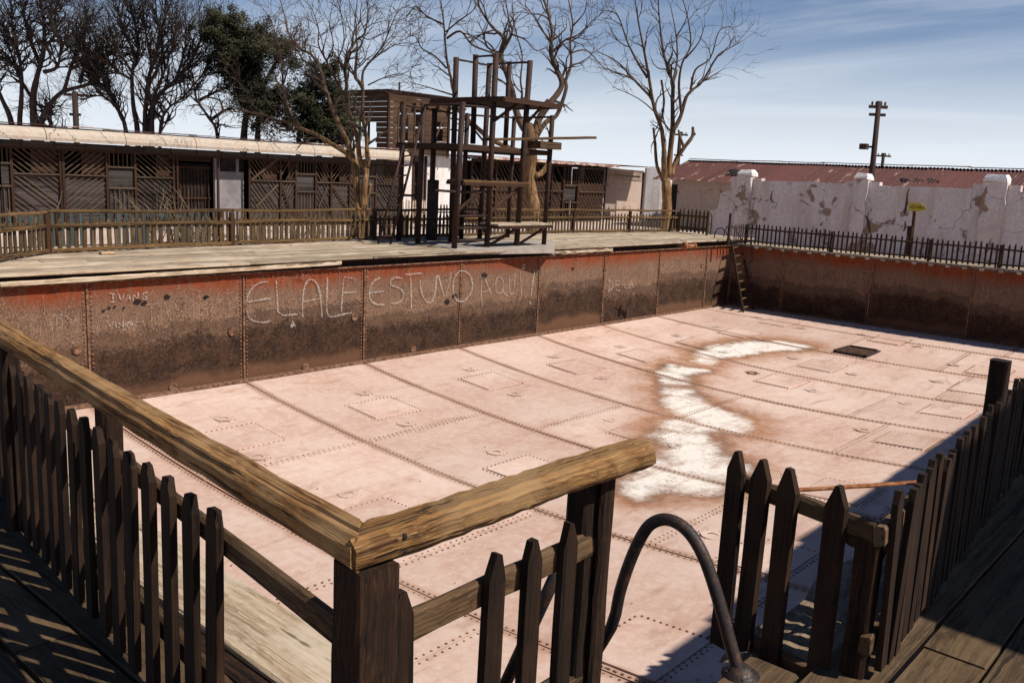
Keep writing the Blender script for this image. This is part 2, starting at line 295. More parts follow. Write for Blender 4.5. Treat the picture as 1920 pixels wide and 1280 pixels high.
class MB:
    def __init__(s): s.v = []; s.f = []
    def add(s, V, Fc): n = len(s.v); s.v += [Vector(q) for q in V]; s.f += [tuple(i+n for i in f) for f in Fc]
    def box(s, c, d, m=None):
        x, y, z = d[0]/2, d[1]/2, d[2]/2; V = [Vector((a*x, b*y, e*z)) for a in (-1, 1) for b in (-1, 1) for e in (-1, 1)]
        if m is not None: V = [m @ q for q in V]
        s.add([q+Vector(c) for q in V], [(0, 1, 3, 2), (4, 6, 7, 5), (0, 4, 5, 1), (2, 3, 7, 6), (0, 2, 6, 4), (1, 5, 7, 3)])
    def tube(s, P, r, n=8, cap=True):
        P = [Vector(p) for p in P]; rr = r if isinstance(r, (list, tuple)) else [r]*len(P); V = []; Fc = []; a = None
        for i, p in enumerate(P):
            t = (P[min(i+1, len(P)-1)]-P[max(i-1, 0)])
            t = t.normalized() if t.length > 1e-9 else Vector((0, 0, 1))
            if a is None: a = t.orthogonal().normalized()
            else:
                a = a - t*a.dot(t); a = a.normalized() if a.length > 1e-6 else t.orthogonal().normalized()
            b = t.cross(a)
            for k in range(n): w = 2*math.pi*k/n; V.append(p+(a*math.cos(w)+b*math.sin(w))*rr[i])
        for i in range(len(P)-1):
            for k in range(n): k2 = (k+1) % n; Fc.append((i*n+k, i*n+k2, (i+1)*n+k2, (i+1)*n+k))
        if cap: Fc += [tuple(range(n))[::-1], tuple((len(P)-1)*n+k for k in range(n))]
        s.add(V, Fc)
    def dome(s, p, nrm, r, h=None, n=6):
        nrm = Vector(nrm).normalized(); a = nrm.orthogonal().normalized(); b = nrm.cross(a); h = h or r*.7; p = Vector(p)
        V = []
        for rr, hh in ((1, -.15), (.72, .65)):
            for k in range(n): w = 2*math.pi*k/n; V.append(p+(a*math.cos(w)+b*math.sin(w))*r*rr+nrm*h*hh)
        V.append(p+nrm*h); Fc = [(k, (k+1) % n, n+(k+1) % n, n+k) for k in range(n)]+[(n+k, n+(k+1) % n, 2*n) for k in range(n)]
        s.add(V, Fc)
    def build(s, name, mat, parent=None, smooth=False, kind=None):
        o = link(name, mesh(name, s.v, s.f, mat, smooth), parent)
        if kind: o['kind'] = kind
        return o
CUBE = {}
def stick(name, p0, p1, w, t, mat, parent, up=(0, 0, 1), ext=0.):     # light straight timber sharing one mesh per material
    if mat not in CUBE:
        b = MB(); b.box((0, 0, 0), (1, 1, 1)); CUBE[mat] = mesh('timber', b.v, b.f, mat)
    p0, p1 = Vector(p0), Vector(p1); d = (p1-p0); L = d.length; d.normalize(); p0 = p0-d*ext; L += 2*ext
    m = frame(p0, p1, up); m.translation = p0+d*L/2
    return link(name, CUBE[mat], parent, m @ Matrix.Diagonal((L, w, t, 1)))
def beam(name, p0, p1, w, h, mat, parent, up=(0, 0, 1), seg=8, jit=.004, bev=.012, sag=0., wob=0., mitre=0.):   # worn timber, own mesh, local x along it
    p0, p1 = Vector(p0), Vector(p1); L = (p1-p0).length; V = []; Fc = []
    prof = [(-1, -1, 1, 0), (-1, -1, 0, 1), (-1, 1, 0, -1), (-1, 1, 1, 0), (1, 1, -1, 0), (1, 1, 0, -1), (1, -1, 0, 1), (1, -1, -1, 0)]
    ph = R(0, 6)
    for i in range(seg+1):
        t = i/seg; oy = wob*math.sin(t*5+ph); oz = -sag*4*t*(1-t)+wob*.7*math.sin(t*7+ph*2)
        for sy, sz, by, bz in prof:
            V.append((L*t+R(-jit, jit)*(i in (0, seg))+(mitre*sy*w/2 if i == 0 else 0), sy*w/2+by*bev+oy+R(-jit, jit), sz*h/2+bz*bev+oz+R(-jit, jit)))
    for i in range(seg):
        for k in range(8): Fc.append((i*8+k, i*8+(k+1) % 8, (i+1)*8+(k+1) % 8, (i+1)*8+k))
    Fc += [tuple(range(8))[::-1], tuple(seg*8+k for k in range(8))]
    return link(name, mesh(name, V, [f[::-1] for f in Fc], mat), parent, frame(p0, p1, up))
def rod(name, P, r, mat, parent, n=10, smooth=True):
    b = MB(); b.tube(P, r, n); return b.build(name, mat, parent, smooth)
def rivets(name, items, parent, mat='rusted_rivets', r=.018):
    b = MB()
    for p, nrm in items: b.dome(p, nrm, r)
    return b.build(name, mat, parent, kind='stuff')
PK = {}
def picket_mesh(mat, w, h, t, blunt, var):
    key = (mat, w, h, t, blunt, var)
    if key not in PK:
        rr = random.Random(hash((w, h, var)) & 0xffff); j = lambda a: rr.uniform(-a, a)
        tip = w*(1.05 if not blunt else .65); tw = w*(.12 if not blunt else .25)
        out = [(-w/2+j(.004), 0), (-w/2+j(.004), h*.5), (-w/2+j(.004), h-tip+j(.012)), (-tw+j(.006), h-j(.006)), (tw+j(.006), h), (w/2+j(.004), h-tip+j(.012)), (w/2+j(.004), h*.5), (w/2, 0)]
        V = [(x, -t/2+j(.002), z) for x, z in out]+[(x, t/2+j(.002), z) for x, z in out]; n = len(out)
        Fc = [tuple(range(n))[::-1], tuple(range(n, 2*n))]+[(k, (k+1) % n, n+(k+1) % n, n+k) for k in range(n)]
        PK[key] = mesh('picket', V, Fc, mat)
    return PK[key]
def pickets(parent, a, b, n, zb, ht, w, t, mat, off, blunt=False, lean=.025, skip=(), jz=.02):
    a, b = Vector((*a[:2], 0)), Vector((*b[:2], 0)); d = (b-a).normalized(); nrm = Vector((-d.y, d.x, 0)); ang = math.atan2(d.y, d.x)
    for i in range(n):
        if i in skip: continue
        f = (i+.5)/n if n > 1 else .5; p = a.lerp(b, f)+nrm*off+d*R(-.012, .012); zz = zb(f) if callable(zb) else zb
        m = Matrix.Translation((p.x, p.y, zz+R(-jz, jz))) @ Matrix.Rotation(ang, 4, 'Z') @ Matrix.Rotation(R(-lean, lean), 4, 'Y') @ Matrix.Rotation(R(-lean, lean)*.6, 4, 'X')
        link('picket', picket_mesh(mat, w, ht, t, blunt, random.randrange(5)), parent, m)

# ------------------------------------------------------------------ ground
ZG = -.62
def ground():
    xs = [-900, XL-.25, XB+.4, 1500]; ys = [-900, YN-.3, YA+.4, 1500]; V = [(x, y, ZG) for y in ys for x in xs]
    Fc = [(j*4+i, j*4+i+1, (j+1)*4+i+1, (j+1)*4+i) for j in range(3) for i in range(3) if (i, j) != (1, 1)]
    struct('ground', mesh('ground', V, Fc, 'desert_ground'))
ground()

# ------------------------------------------------------------------ the pool
def pool():
    P = thing('swimming_pool', ((XL+XB)/2, (YN+YA)/2, ZF-.6), 'drained riveted iron swimming pool with rusty walls and a dusty pink floor', 'pool')
    # --- floor
    xs = [XL]+[x for x in SEAM if x > XL+.3]+[XB]
    V = []; Fc = []; nx, ny = 30, 20
    for j in range(ny+1):
        for i in range(nx+1):
            x = XL+(XB-XL)*i/nx; y = YN+(YA-YN)*j/ny; V.append((x, y, floorz(x, y)-.035))
    Fc = [(j*(nx+1)+i, j*(nx+1)+i+1, (j+1)*(nx+1)+i+1, (j+1)*(nx+1)+i) for j in range(ny) for i in range(nx)]
    fl = link('pool_floor', mesh('pool_floor', V, Fc, 'rusted_strap'), P)
    jp = [(600, 848), (760, 810), (1095, 781), (1290, 722), (1674, 707), (1656, 752), (1775, 686), (1640, 668), (1625, 632), (1340, 760), (1500, 930), (900, 1000), (1000, 960), (540, 1120), (1760, 655), (1545, 775)]
    J = {}
    for u, v in jp:
        q = onfloor(u, v)
        for k in range(len(xs)-1):
            if xs[k] < q.x < xs[k+1]: J.setdefault(k, []).append(q.y)
    riv = []
    for k in range(len(xs)-1):
        x0, x1 = xs[k], xs[k+1]; ys = [YN]
        for y in sorted(J.get(k, [])+[YN+(.30 if k % 2 else .16)*(YA-YN)]):
            if y-ys[-1] > 1.8 and YA-y > 1.6: ys.append(y)
        ys.append(YA)
        for j in range(len(ys)-1):
            y0, y1 = ys[j], ys[j+1]; g = .013; n, m = 4, max(3, int((y1-y0)/.7)); V = []; Fc = []; dz = R(-.003, .003)
            for b in range(m+1):
                for a in range(n+1):
                    x = x0+g+(x1-x0-2*g)*a/n; y = y0+g+(y1-y0-2*g)*b/m; V.append((x, y, floorz(x, y)+dz+R(-.004, .004)))
            Fc = [(b*(n+1)+a, b*(n+1)+a+1, (b+1)*(n+1)+a+1, (b+1)*(n+1)+a) for b in range(m) for a in range(n)]
            edge = [a for a in range(n+1)]+[b*(n+1)+n for b in range(1, m+1)]+[m*(n+1)+a for a in range(n-1, -1, -1)]+[b*(n+1) for b in range(m-1, 0, -1)]
            o = len(V); V += [(V[e][0], V[e][1], V[e][2]-.03) for e in edge]; q = len(edge)
            Fc += [(edge[i], o+i, o+(i+1) % q, edge[(i+1) % q]) for i in range(q)]
            link('floor_plate', mesh('floor_plate', V, Fc, 'dusty_floor_plate'), fl)
            if j:
                for i in range(int((x1-x0-.2)/.095)):
                    for s in (-.045, .045): x = x0+.1+i*.095+(s > 0)*.04; riv.append(((x, y0+s, floorz(x, y0+s)), (0, 0, 1)))
        if k:
            n = int((YA-YN-.1)/.085)
            for i in range(n):
                for s in (-.05, .05): y = YN+.06+i*.085+(s > 0)*.04; riv.append(((x0+s, y, floorz(x0, y)), (0, 0, 1)))
    rivets('floor_rivets', riv, fl, r=.017)
    # --- inspection plates riveted to the floor, each with two flanges
    pp = [(450, 820), (718, 765), (920, 715), (1080, 688), (1205, 667), (1312, 644), (1386, 625), (1460, 605), (705, 970), (988, 880), (1205, 812), (1465, 716), (1542, 686), (1668, 638), (1212, 1215), (1440, 1045), (1580, 922), (1702, 826), (1776, 772), (1828, 729), (1855, 697)]
    for i, (u, v) in enumerate(pp):
        c = onfloor(u, v); w, d = .98, .80; b = MB()
        nx = 2; V = []; rv = []
        for sgn in ((-1, -1), (1, -1), (1, 1), (-1, 1)): x, y = c.x+sgn[0]*w/2, c.y+sgn[1]*d/2; V.append((x, y, floorz(x, y)+.018))
        V += [(x, y, z-.04) for x, y, z in V]; V.append((c.x, c.y, c.z+.012)); b.add(V, [(0, 1, 8), (1, 2, 8), (2, 3, 8), (3, 0, 8), (0, 4, 5, 1), (1, 5, 6, 2), (2, 6, 7, 3), (3, 7, 4, 0)])
        pl = b.build('inspection_plate', 'dusty_floor_plate', fl)
        for a in range(12):
            t = -1+2*(a+.5)/12
            for x, y in ((c.x+t*w/2*1.1, c.y-d/2-.055), (c.x+t*w/2*1.1, c.y+d/2+.055), (c.x-w/2-.055, c.y+t*d/2*1.1), (c.x+w/2+.055, c.y+t*d/2*1.1)): rv.append(((x, y, floorz(x, y)+.002), (0, 0, 1)))
        rivets('plate_rivets', rv, pl, r=.017)
        for s in (-1, 1):
            x, y = c.x+s*.22, c.y+s*(d/2+.45); z = floorz(x, y); f = MB()
            for a in range(14):
                w0, w1 = a*math.pi/7, (a+1)*math.pi/7; pts = [(math.cos(w0), math.sin(w0)), (math.cos(w1), math.sin(w1))]
                Vv = []
                for cc, ss in pts: Vv += [(x+.15*cc, y+.15*ss, z+.004), (x+.15*cc, y+.15*ss, z+.016), (x+.07*cc, y+.07*ss, z+.012)]
                f.add(Vv, [(0, 3, 4, 1), (1, 4, 5, 2)])
            for a in range(8): f.dome((x+.19*math.cos(a*math.pi/4), y+.19*math.sin(a*math.pi/4), z+.002), (0, 0, 1), .018)
            f.build('floor_flange', 'rusted_strap' if i == 11 and s > 0 else 'dusty_floor_plate', fl)
    # --- grit and leaf scraps blown over the floor
    db = MB(); rr = random.Random(9)
    for i in range(130):
        u, v = (rr.gauss(1290, 60), rr.uniform(690, 930)) if i < 75 else (rr.uniform(300, 1700), rr.uniform(640, 1150)); q = onfloor(u, v)
        if not (XL+.2 < q.x < XB-.2 and YN+.2 < q.y < YA-.2): continue
        s_ = rr.uniform(.008, .026); a = rr.uniform(0, 6.28); ca_, sa = math.cos(a)*s_, math.sin(a)*s_; z = q.z+.008
        db.add([(q.x+ca_, q.y+sa, z), (q.x-sa*.4, q.y+ca_*.4, z+s_*.3), (q.x-ca_, q.y-sa, z), (q.x+sa*.4, q.y-ca_*.4, z+.004)], [(0, 1, 2), (0, 2, 3)])
    db.build('floor_debris', 'rusted_strap', fl, kind='stuff')
    # --- the drain
    c = onfloor(1607, 660); w, d = .92, .80; gr = MB()
    for x0, y0, sx, sy in ((c.x, c.y-d/2, w+.1, .08), (c.x, c.y+d/2, w+.1, .08), (c.x-w/2, c.y, .08, d-.09), (c.x+w/2, c.y, .08, d-.09)): gr.box((x0, y0, floorz(x0, y0)+.03), (sx, sy, .05))
    gr.box((c.x, c.y, c.z+.004), (w-.06, d-.06, .012)); go = gr.build('drain_grate', 'dark_iron', fl)
    for i in range(13): stick('grate_bar', (c.x-w/2+.08+i*.063, c.y-d/2+.05, c.z+.028), (c.x-w/2+.08+i*.063, c.y+d/2-.05, c.z+.028), .024, .024, 'rusted_strap', go)
    # --- walls
    def wall(a, b, inward, seams, ZT):
        a, b = Vector(a), Vector(b); d = (b-a).normalized(); L = (b-a).length; n = Vector(inward); zb = ZF-.6
        bk = MB(); m = a.lerp(b, .5)-n*.05; sz = Vector((abs(d.x)*L+abs(n.x)*.06, abs(d.y)*L+abs(n.y)*.06, ZT-zb)); bk.box((m.x, m.y, (ZT+zb)/2), sz); wo_ = bk.build('tank_wall', 'rusted_strap', P)
        e = [0]+seams+[L]; rv = []; zf = ZF-.02
        for i in range(len(e)-1):
            s0, s1 = e[i]+.012, e[i+1]-.012; V = []; Fc = []; nx, nz = 5, 4; off = R(0, .008)
            for k in range(nz+1):
                for j in range(nx+1):
                    s_ = s0+(s1-s0)*j/nx; z = zf-.1+(ZT-zf+.1)*k/nz; buck = R(-.006, .006) if 0 < k < nz and 0 < j < nx else 0
                    V.append(a+d*s_+n*(off+buck)+Vector((0, 0, z)))
            q = len(V); V += [v_-n*.03 for v_ in V]; ed = [j for j in range(nx+1)]+[k*(nx+1)+nx for k in range(1, nz+1)]+[nz*(nx+1)+j for j in range(nx-1, -1, -1)]+[k*(nx+1) for k in range(nz-1, 0, -1)]
            Fc = [(k*(nx+1)+j, k*(nx+1)+j+1, (k+1)*(nx+1)+j+1, (k+1)*(nx+1)+j) for k in range(nz) for j in range(nx)]+[(ed[i2], q+ed[i2], q+ed[(i2+1) % len(ed)], ed[(i2+1) % len(ed)]) for i2 in range(len(ed))]
            link('wall_plate', mesh('wall_plate', V, Fc, 'rusted_wall_plate'), wo_)
            for j in range(int((s1-s0)/.11)): rv.append((a+d*(s0+.06+j*.11)+n*.012+Vector((0, 0, ZT-.045-.035*(j % 2))), n))
        for s_ in seams:
            st = MB(); c = a+d*s_+n*.016; st.box((c.x, c.y, (ZT+zf)/2), (abs(d.x)*.034+abs(n.x)*.03, abs(d.y)*.034+abs(n.y)*.03, ZT-zf)); st.build('seam_strap', 'rusted_strap', wo_)
            for k in range(int((ZT-zf-.05)/.072)):
                for o in (-.062, .062): rv.append((a+d*(s_+o)+n*.014+Vector((0, 0, zf+.06+k*.072)), n))
        an = MB(); c = a.lerp(b, .5)+n*.05
        an.box((c.x, c.y, ZF+.022), (abs(d.x)*(L-.2)+abs(n.x)*.10, abs(d.y)*(L-.2)+abs(n.y)*.10, .05)); an.build('base_angle', 'rusted_strap', wo_)
        c = a.lerp(b, .5)+n*.018; tp = MB(); tp.box((c.x, c.y, ZT+.012), (abs(d.x)*(L-.15)+abs(n.x)*.11, abs(d.y)*(L-.15)+abs(n.y)*.11, .022)); tp.build('rim_angle', 'rusted_strap', wo_)
        for j in range(int((L-.4)/.085)): rv.append((a+d*(.2+j*.085)+n*.06+Vector((0, 0, ZF+.046)), (0, 0, 1)))
        rivets('wall_rivets', rv, wo_, r=.0175); return wo_
    wa = wall((XL, YA, 0), (XB, YA, 0), (0, -1, 0), [x-XL for x in SEAM if x > XL+.3], ZT)
    wall((XB, YA, 0), (XB, YN, 0), (-1, 0, 0), [1.9+2.81*k for k in range(4)], ZT)
    wall((XL, YN, 0), (XB, YN, 0), (0, 1, 0), [x-XL for x in SEAM if x > XL+.3], -.56)
    wall((XL, YN, 0), (XL, YA, 0), (1, 0, 0), [2.4+2.81*k for k in range(4)], -.56)
    ca = MB(); ca.box((XB-.012, YA-.012, (ZT+ZF)/2-.05), (.07, .07, ZT-ZF+.1)); ca.build('corner_angle', 'rusted_strap', wa)
    # --- chalk writing scratched on the far wall, stroke by stroke
    def strokes(word, L, w, mat, yo=.034):
        b = MB()
        for st in L:
            pts = [ony(u, v, YA-yo) for u, v in st]
            if len(pts) > 2:                                  # round the corners a little
                q = [pts[0]]
                for i in range(len(pts)-1): q += [pts[i].lerp(pts[i+1], .25), pts[i].lerp(pts[i+1], .75)]
                pts = q+[pts[-1]]
            V = []; Fc = []
            for i, p in enumerate(pts):
                t = pts[min(i+1, len(pts)-1)]-pts[max(i-1, 0)]; t = t.normalized() if t.length > 0 else Vector((1, 0, 0)); nn = Vector((-t.z, 0, t.x)); ww = w*R(.12, .40)
                V += [p+nn*ww, p-nn*ww, p+nn*ww+Vector((0, .02, 0)), p-nn*ww+Vector((0, .02, 0))]
            for i in range(len(pts)-1): k = i*4; Fc += [(k, k+1, k+5, k+4), (k+2, k, k+4, k+6), (k+1, k+3, k+7, k+5)]
            b.add(V, Fc)
        o = b.build('chalk_lettering', mat, wa); o['label'] = 'chalk letters %s on the rusty wall' % word; o['kind'] = 'stuff'
    E = [[(503, 528), (488, 529), (472, 540), (462, 560), (462, 585), (470, 600), (490, 605), (507, 602)], [(464, 566), (507, 559)]]
    strokes('EL', E+[[(518, 524), (520, 560), (522, 592), (558, 589)]], .05, 'white_chalk')
    strokes('ALF', [[(568, 594), (567, 565), (571, 535), (580, 523), (592, 526), (600, 545), (603, 575), (604, 596)], [(569, 566), (602, 559)],
        [(614, 520), (613, 560), (613, 588), (620, 595), (640, 590), (660, 586)], [(645, 520), (642, 550), (640, 583)], [(645, 519), (665, 522)], [(642, 549), (668, 547)]], .05, 'white_chalk')
    strokes('ESTUVO', [[(713, 521), (700, 526), (692, 545), (694, 563), (705, 571), (722, 571)], [(693, 549), (719, 546)],
        [(755, 522), (742, 519), (732, 525), (733, 535), (748, 539), (758, 548), (755, 563), (742, 570), (730, 567)],
        [(760, 515), (792, 512)], [(770, 516), (771, 545), (771, 577)],
        [(788, 525), (790, 550), (800, 567), (810, 568), (816, 550), (819, 516)],
        [(822, 516), (830, 545), (834, 560), (842, 535), (846, 509)],
        [(862, 508), (851, 520), (849, 545), (855, 563), (868, 567), (880, 555), (887, 540), (884, 518), (873, 508), (862, 508)]], .055, 'white_chalk')
    strokes('AQUI', [[(905, 575), (902, 545), (905, 512), (922, 552)], [(905, 548), (920, 545)], [(930, 545), (930, 525), (937, 517), (945, 527), (944, 545), (935, 552), (930, 545)], [(938, 540), (952, 556)],
        [(955, 516), (955, 545), (961, 555), (965, 535), (966, 512)], [(976, 508), (978, 553)], [(980, 497), (984, 495), (985, 503), (980, 504), (980, 497)]], .034, 'white_chalk')
    strokes('!', [[(1003, 506), (998, 535), (996, 555)], [(993, 565), (996, 570)]], .075, 'white_chalk')
    strokes('IVAN G', [[(205, 549), (215, 551)], [(211, 550), (213, 566)], [(207, 566), (217, 566)], [(222, 550), (228, 565), (233, 550)], [(236, 565), (241, 550), (246, 564)], [(238, 560), (245, 559)], [(250, 564), (250, 550), (259, 562), (259, 547)], [(277, 548), (270, 549), (267, 556), (270, 562), (276, 561), (277, 556), (272, 556)]], .026, 'white_chalk')
    strokes('VINKA', [[(201, 601), (208, 615), (213, 602)], [(217, 602), (218, 615)], [(223, 615), (223, 603), (231, 614), (231, 602)], [(235, 602), (235, 618)], [(243, 603), (236, 609), (243, 615)], [(244, 612), (244, 604), (248, 602), (249, 611)], [(244, 608), (249, 608)]], .024, 'white_chalk')
    strokes('DE LA', [[(1143, 522), (1142, 546)], [(1140, 525), (1150, 530), (1150, 540), (1140, 547)], [(1155, 527), (1155, 545), (1163, 544)], [(1155, 535), (1161, 534)], [(1155, 527), (1162, 526)], [(1170, 526), (1171, 541), (1177, 540)], [(1180, 541), (1183, 524), (1188, 540)], [(1181, 534), (1187, 533)]], .03, 'white_chalk')
    strokes('Rower', [[(1043, 538), (1043, 521), (1050, 522), (1050, 528), (1044, 530), (1051, 537)], [(1054, 533), (1057, 530), (1060, 534), (1057, 537), (1054, 533)], [(1062, 530), (1064, 536), (1066, 531), (1068, 536), (1070, 530)], [(1072, 533), (1076, 532), (1073, 529), (1072, 535), (1077, 535)], [(1079, 536), (1079, 529), (1083, 530)]], .022, 'faint_chalk')
    strokes('CIAT', [[(205, 594), (195, 590), (185, 600), (181, 620), (184, 630)], [(231, 590), (231, 622)], [(250, 619), (262, 578), (273, 616)], [(254, 604), (270, 602)], [(272, 572), (298, 568)], [(284, 570), (285, 614)], [(312, 581), (318, 596), (323, 603)], [(327, 606), (325, 592)], [(362, 560), (364, 610)], [(380, 579), (398, 577)], [(388, 578), (390, 592)]], .028, 'faint_chalk')
    strokes('LADY', [[(77, 600), (76, 630)], [(85, 622), (93, 594), (98, 620)], [(87, 610), (98, 608)], [(106, 596), (107, 618), (117, 612), (118, 598), (106, 592)], [(128, 597), (134, 607), (144, 596)], [(134, 607), (131, 622)], [(83, 570), (84, 590)], [(125, 633), (145, 650)], [(100, 592), (118, 588), (135, 600)]], .028, 'faint_chalk')
    strokes('Victor', [[(478, 570), (483, 581), (487, 569)], [(491, 571), (492, 582)], [(503, 571), (497, 574), (498, 581), (504, 580)], [(508, 566), (509, 580)], [(505, 571), (513, 570)], [(516, 577), (519, 573), (521, 578), (517, 580), (516, 577)]], .022, 'faint_chalk')
    strokes('1990', [[(520, 518), (522, 526)], [(528, 520), (528, 527), (534, 526), (534, 518), (528, 520)], [(553, 514), (560, 514), (554, 524)], [(563, 514), (571, 513), (563, 523), (571, 523)], [(574, 518), (580, 512), (582, 520), (575, 522)]], .02, 'faint_chalk')
    rr = random.Random(5)
    sc = []
    for i in range(150):
        u, v = rr.uniform(60, 1330), rr.random(); t = (u-163)/1200; v0 = 540-75*t; v1 = 690-95*t; vv = v0+(v1-v0)*(.08+.5*v); q = [(u, vv)]
        for k in range(rr.randint(1, 3)): q.append((q[-1][0]+rr.uniform(-5, 8), q[-1][1]+rr.uniform(-9, 10)))
        sc.append(q)
    b_ = sc; strokes('and scratches, worn away,', b_, .020, 'faint_chalk', .030)
    b = MB()                                                      # the small chalk arrow
    V = [ony(u, v, YA-.04) for u, v in ((544, 612), (548, 600), (553, 606), (556, 614), (551, 610), (548, 615))]; b.add(V, [(0, 1, 2, 4, 5), (2, 3, 4)]); b.build('chalk_arrow', 'white_chalk', wa)
    # broken holes rusted through the plates
    for (u, v, r) in ((258, 565, 6), (271, 568, 5), (233, 577, 3), (215, 575, 3), (205, 577, 3), (194, 582, 3), (313, 557, 5), (386, 557, 5), (908, 516, 7), (838, 566, 7), (853, 555, 6), (1135, 505, 4), (1075, 503, 4)):
        c = ony(u, v, YA-.021); rm = r*(c-CAM).length/FPX; V = [c]+[c+Vector((math.cos(a*.785)*rm*R(.6, 1.5), -.001, math.sin(a*.785)*rm*R(.5, 1.))) for a in range(8)]
        bb = MB(); bb.add(V, [(0, k+1, (k+1) % 8+1) for k in range(8)]); bb.build('rust_hole', 'shade_black', wa)
    for (u, v) in ((145, 655), (435, 621), (665, 594), (325, 725), (573, 688), (775, 655), (1317, 497)):
        c = ony(u, v, YA-.02); bb = MB()
        for k in range(12):
            w0, w1 = k*math.pi/6, (k+1)*math.pi/6; Vv = []
            for w_ in (w0, w1): Vv += [c+Vector((math.cos(w_)*.085, .02, math.sin(w_)*.085)), c+Vector((math.cos(w_)*.08, -.012, math.sin(w_)*.08)), c+Vector((math.cos(w_)*.05, -.010, math.sin(w_)*.05)), c+Vector((0, .012, 0))]
            bb.add(Vv, [(0, 4, 5, 1), (1, 5, 6, 2), (2, 6, 7)])
        bb.build('pipe_flange', 'rusted_strap', wa)
pool()

# ------------------------------------------------------------------ timber decks
def deck(name, label, x0, x1, y0, y1, z, along, row, mat, lmin, lmax, thick=.045, ragged=0., skip=None):
    D = thing(name, ((x0+x1)/2, (y0+y1)/2, z-thick), label, 'deck'); a0, a1, b0, b1 = (x0, x1, y0, y1) if along == 'x' else (y0, y1, x0, x1)
    n = max(1, round((b1-b0)/row)); row = (b1-b0)/n
    for i in range(n):
        a = a0-R(0, 1.5); b = b0+row*(i+.5)
        while a < a1:
            e = min(a+R(lmin, lmax), a1+R(0, .15)); s_ = max(a, a0-R(0, .1)*ragged)
            if e-s_ > .25 and not (skip and skip(s_, e, b)):
                dz = R(-.006, .006); bb = b-(R(0, .05)*ragged if i == 0 else 0); w = row-R(.012, .032)
                p, q = ((s_+.004, bb, z-thick/2+dz), (e-.006, bb+R(-.004, .004), z-thick/2+dz+R(-.004, .004))) if along == 'x' else ((bb, s_+.004, z-thick/2+dz), (bb, e-.006, z-thick/2+dz))
                beam('plank', p, q, w, thick, mat, D, seg=5, jit=.003, bev=.006)
            a = e
    return D
far = deck('timber_deck', 'sun-bleached plank deck along the far pool wall below the diving tower', -4, XB+1.2, YA-.14, 17.95, 0, 'x', .27, 'wood_deck', 2.6, 5.2, ragged=1.)
b = MB(); b.box(((XB-3)/2, YA+.16, -.135), (XB+5, .10, .13)); b.build('edge_beam', 'wood_dark_picket', far)  # dark board stands in for the shadow gap below the planks
b = MB(); b.box(((XB-3)/2, YA+2.0, -.33), (XB+5, 3.5, .05)); b.build('deck_void_sheet', 'void_shade', far)  # dark sheet standing in for the shaded void under the deck
beam('edge_board', ony(0, 534, YA-.13), ony(640, 493, YA-.13), .03, .075, 'wood_deck', far, seg=24, jit=.006)
beam('edge_board', ony(1030, 474, YA-.10), ony(1148, 467, YA-.10), .03, .10, 'wood_deck', far, seg=14, jit=.014)
right = deck('timber_deck', 'weathered plank walk behind the fence on the shaded right pool wall', XB-.08, XB+1.9, 2.5, YA-.2, -.13, 'y', .25, 'wood_deck', 2.2, 4.5)
b = MB(); b.box((XB+.14, 8.2, -.27), (.10, 11.4, .10)); b.build('edge_beam', 'wood_dark_picket', right)
for x, y in ((410, 243), (485, 250), (557, 258), (630, 265), (708, 272), (785, 281), (865, 289), (947, 297), (1030, 305), (1118, 313), (1203, 322), (1292, 331), (1385, 340), (1480, 350), (1573, 359), (1670, 364), (1778, 372), (1880, 382)):
    p = onx(1280+x/2.977, 380+y/2.977+1, XB-.16); stick('joist', (XB-.20, p.y, -.205), (XB+1.7, p.y, -.205), .10, .065, 'wood_deck', right)
ZD = -.30; ZL = -.50
FX = 3.74                                                      # where the right-hand fence begins
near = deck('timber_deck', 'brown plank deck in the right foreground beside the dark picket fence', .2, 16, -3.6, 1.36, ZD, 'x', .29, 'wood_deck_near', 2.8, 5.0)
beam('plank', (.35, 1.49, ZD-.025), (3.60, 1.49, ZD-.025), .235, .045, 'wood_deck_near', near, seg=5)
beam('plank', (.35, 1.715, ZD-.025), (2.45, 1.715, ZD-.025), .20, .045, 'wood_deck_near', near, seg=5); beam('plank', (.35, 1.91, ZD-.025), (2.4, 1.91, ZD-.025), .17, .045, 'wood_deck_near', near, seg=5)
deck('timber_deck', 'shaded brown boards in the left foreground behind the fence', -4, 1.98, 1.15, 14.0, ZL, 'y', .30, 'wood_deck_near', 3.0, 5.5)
led = thing('pool_ledge', (2.0, 8, ZD-.2), 'sunlit wide plank ledge on the pool side of the left fence', 'ledge')
beam('plank', (2.24, 2.12, -.43), (2.28, 7.4, -.43), .40, .05, 'wood_deck', led, seg=10); beam('plank', (2.28, 7.42, -.43), (2.28, 14.1, -.43), .40, .05, 'wood_deck', led, seg=10)
beam('edge_beam', (2.0, 2.1, -.50), (2.02, 14.1, -.50), .10, .13, 'wood_post', led, seg=10)
beam('edge_beam', (1.66, 2.0, -.42), (2.47, 2.0, -.42), .06, .17, 'wood_post', led, seg=6)
def ledge_near():
    V = []; Fc = []; nx, ny = 60, 10
    for j in range(ny+1):
        for i in range(nx+1):
            x = 3.66+i*.22; y = 1.38+(.45+.05*math.sin(i*1.3))*j/ny; V.append((x, y, -.42+.02*math.sin(i*.9+j*.8)*math.sin(j*.5+i*.3)+R(-.012, .012)-(.10 if j == ny else 0)))
    Fc = [(j*(nx+1)+i, j*(nx+1)+i+1, (j+1)*(nx+1)+i+1, (j+1)*(nx+1)+i) for j in range(ny) for i in range(nx)]
    o = link('ledge_crust', mesh('ledge_crust', V, Fc, 'gritty_ledge'), None); tag(o, 'gritty concrete ledge striped with picket shadows behind the gate', 'ledge'); return o
ledge_near()

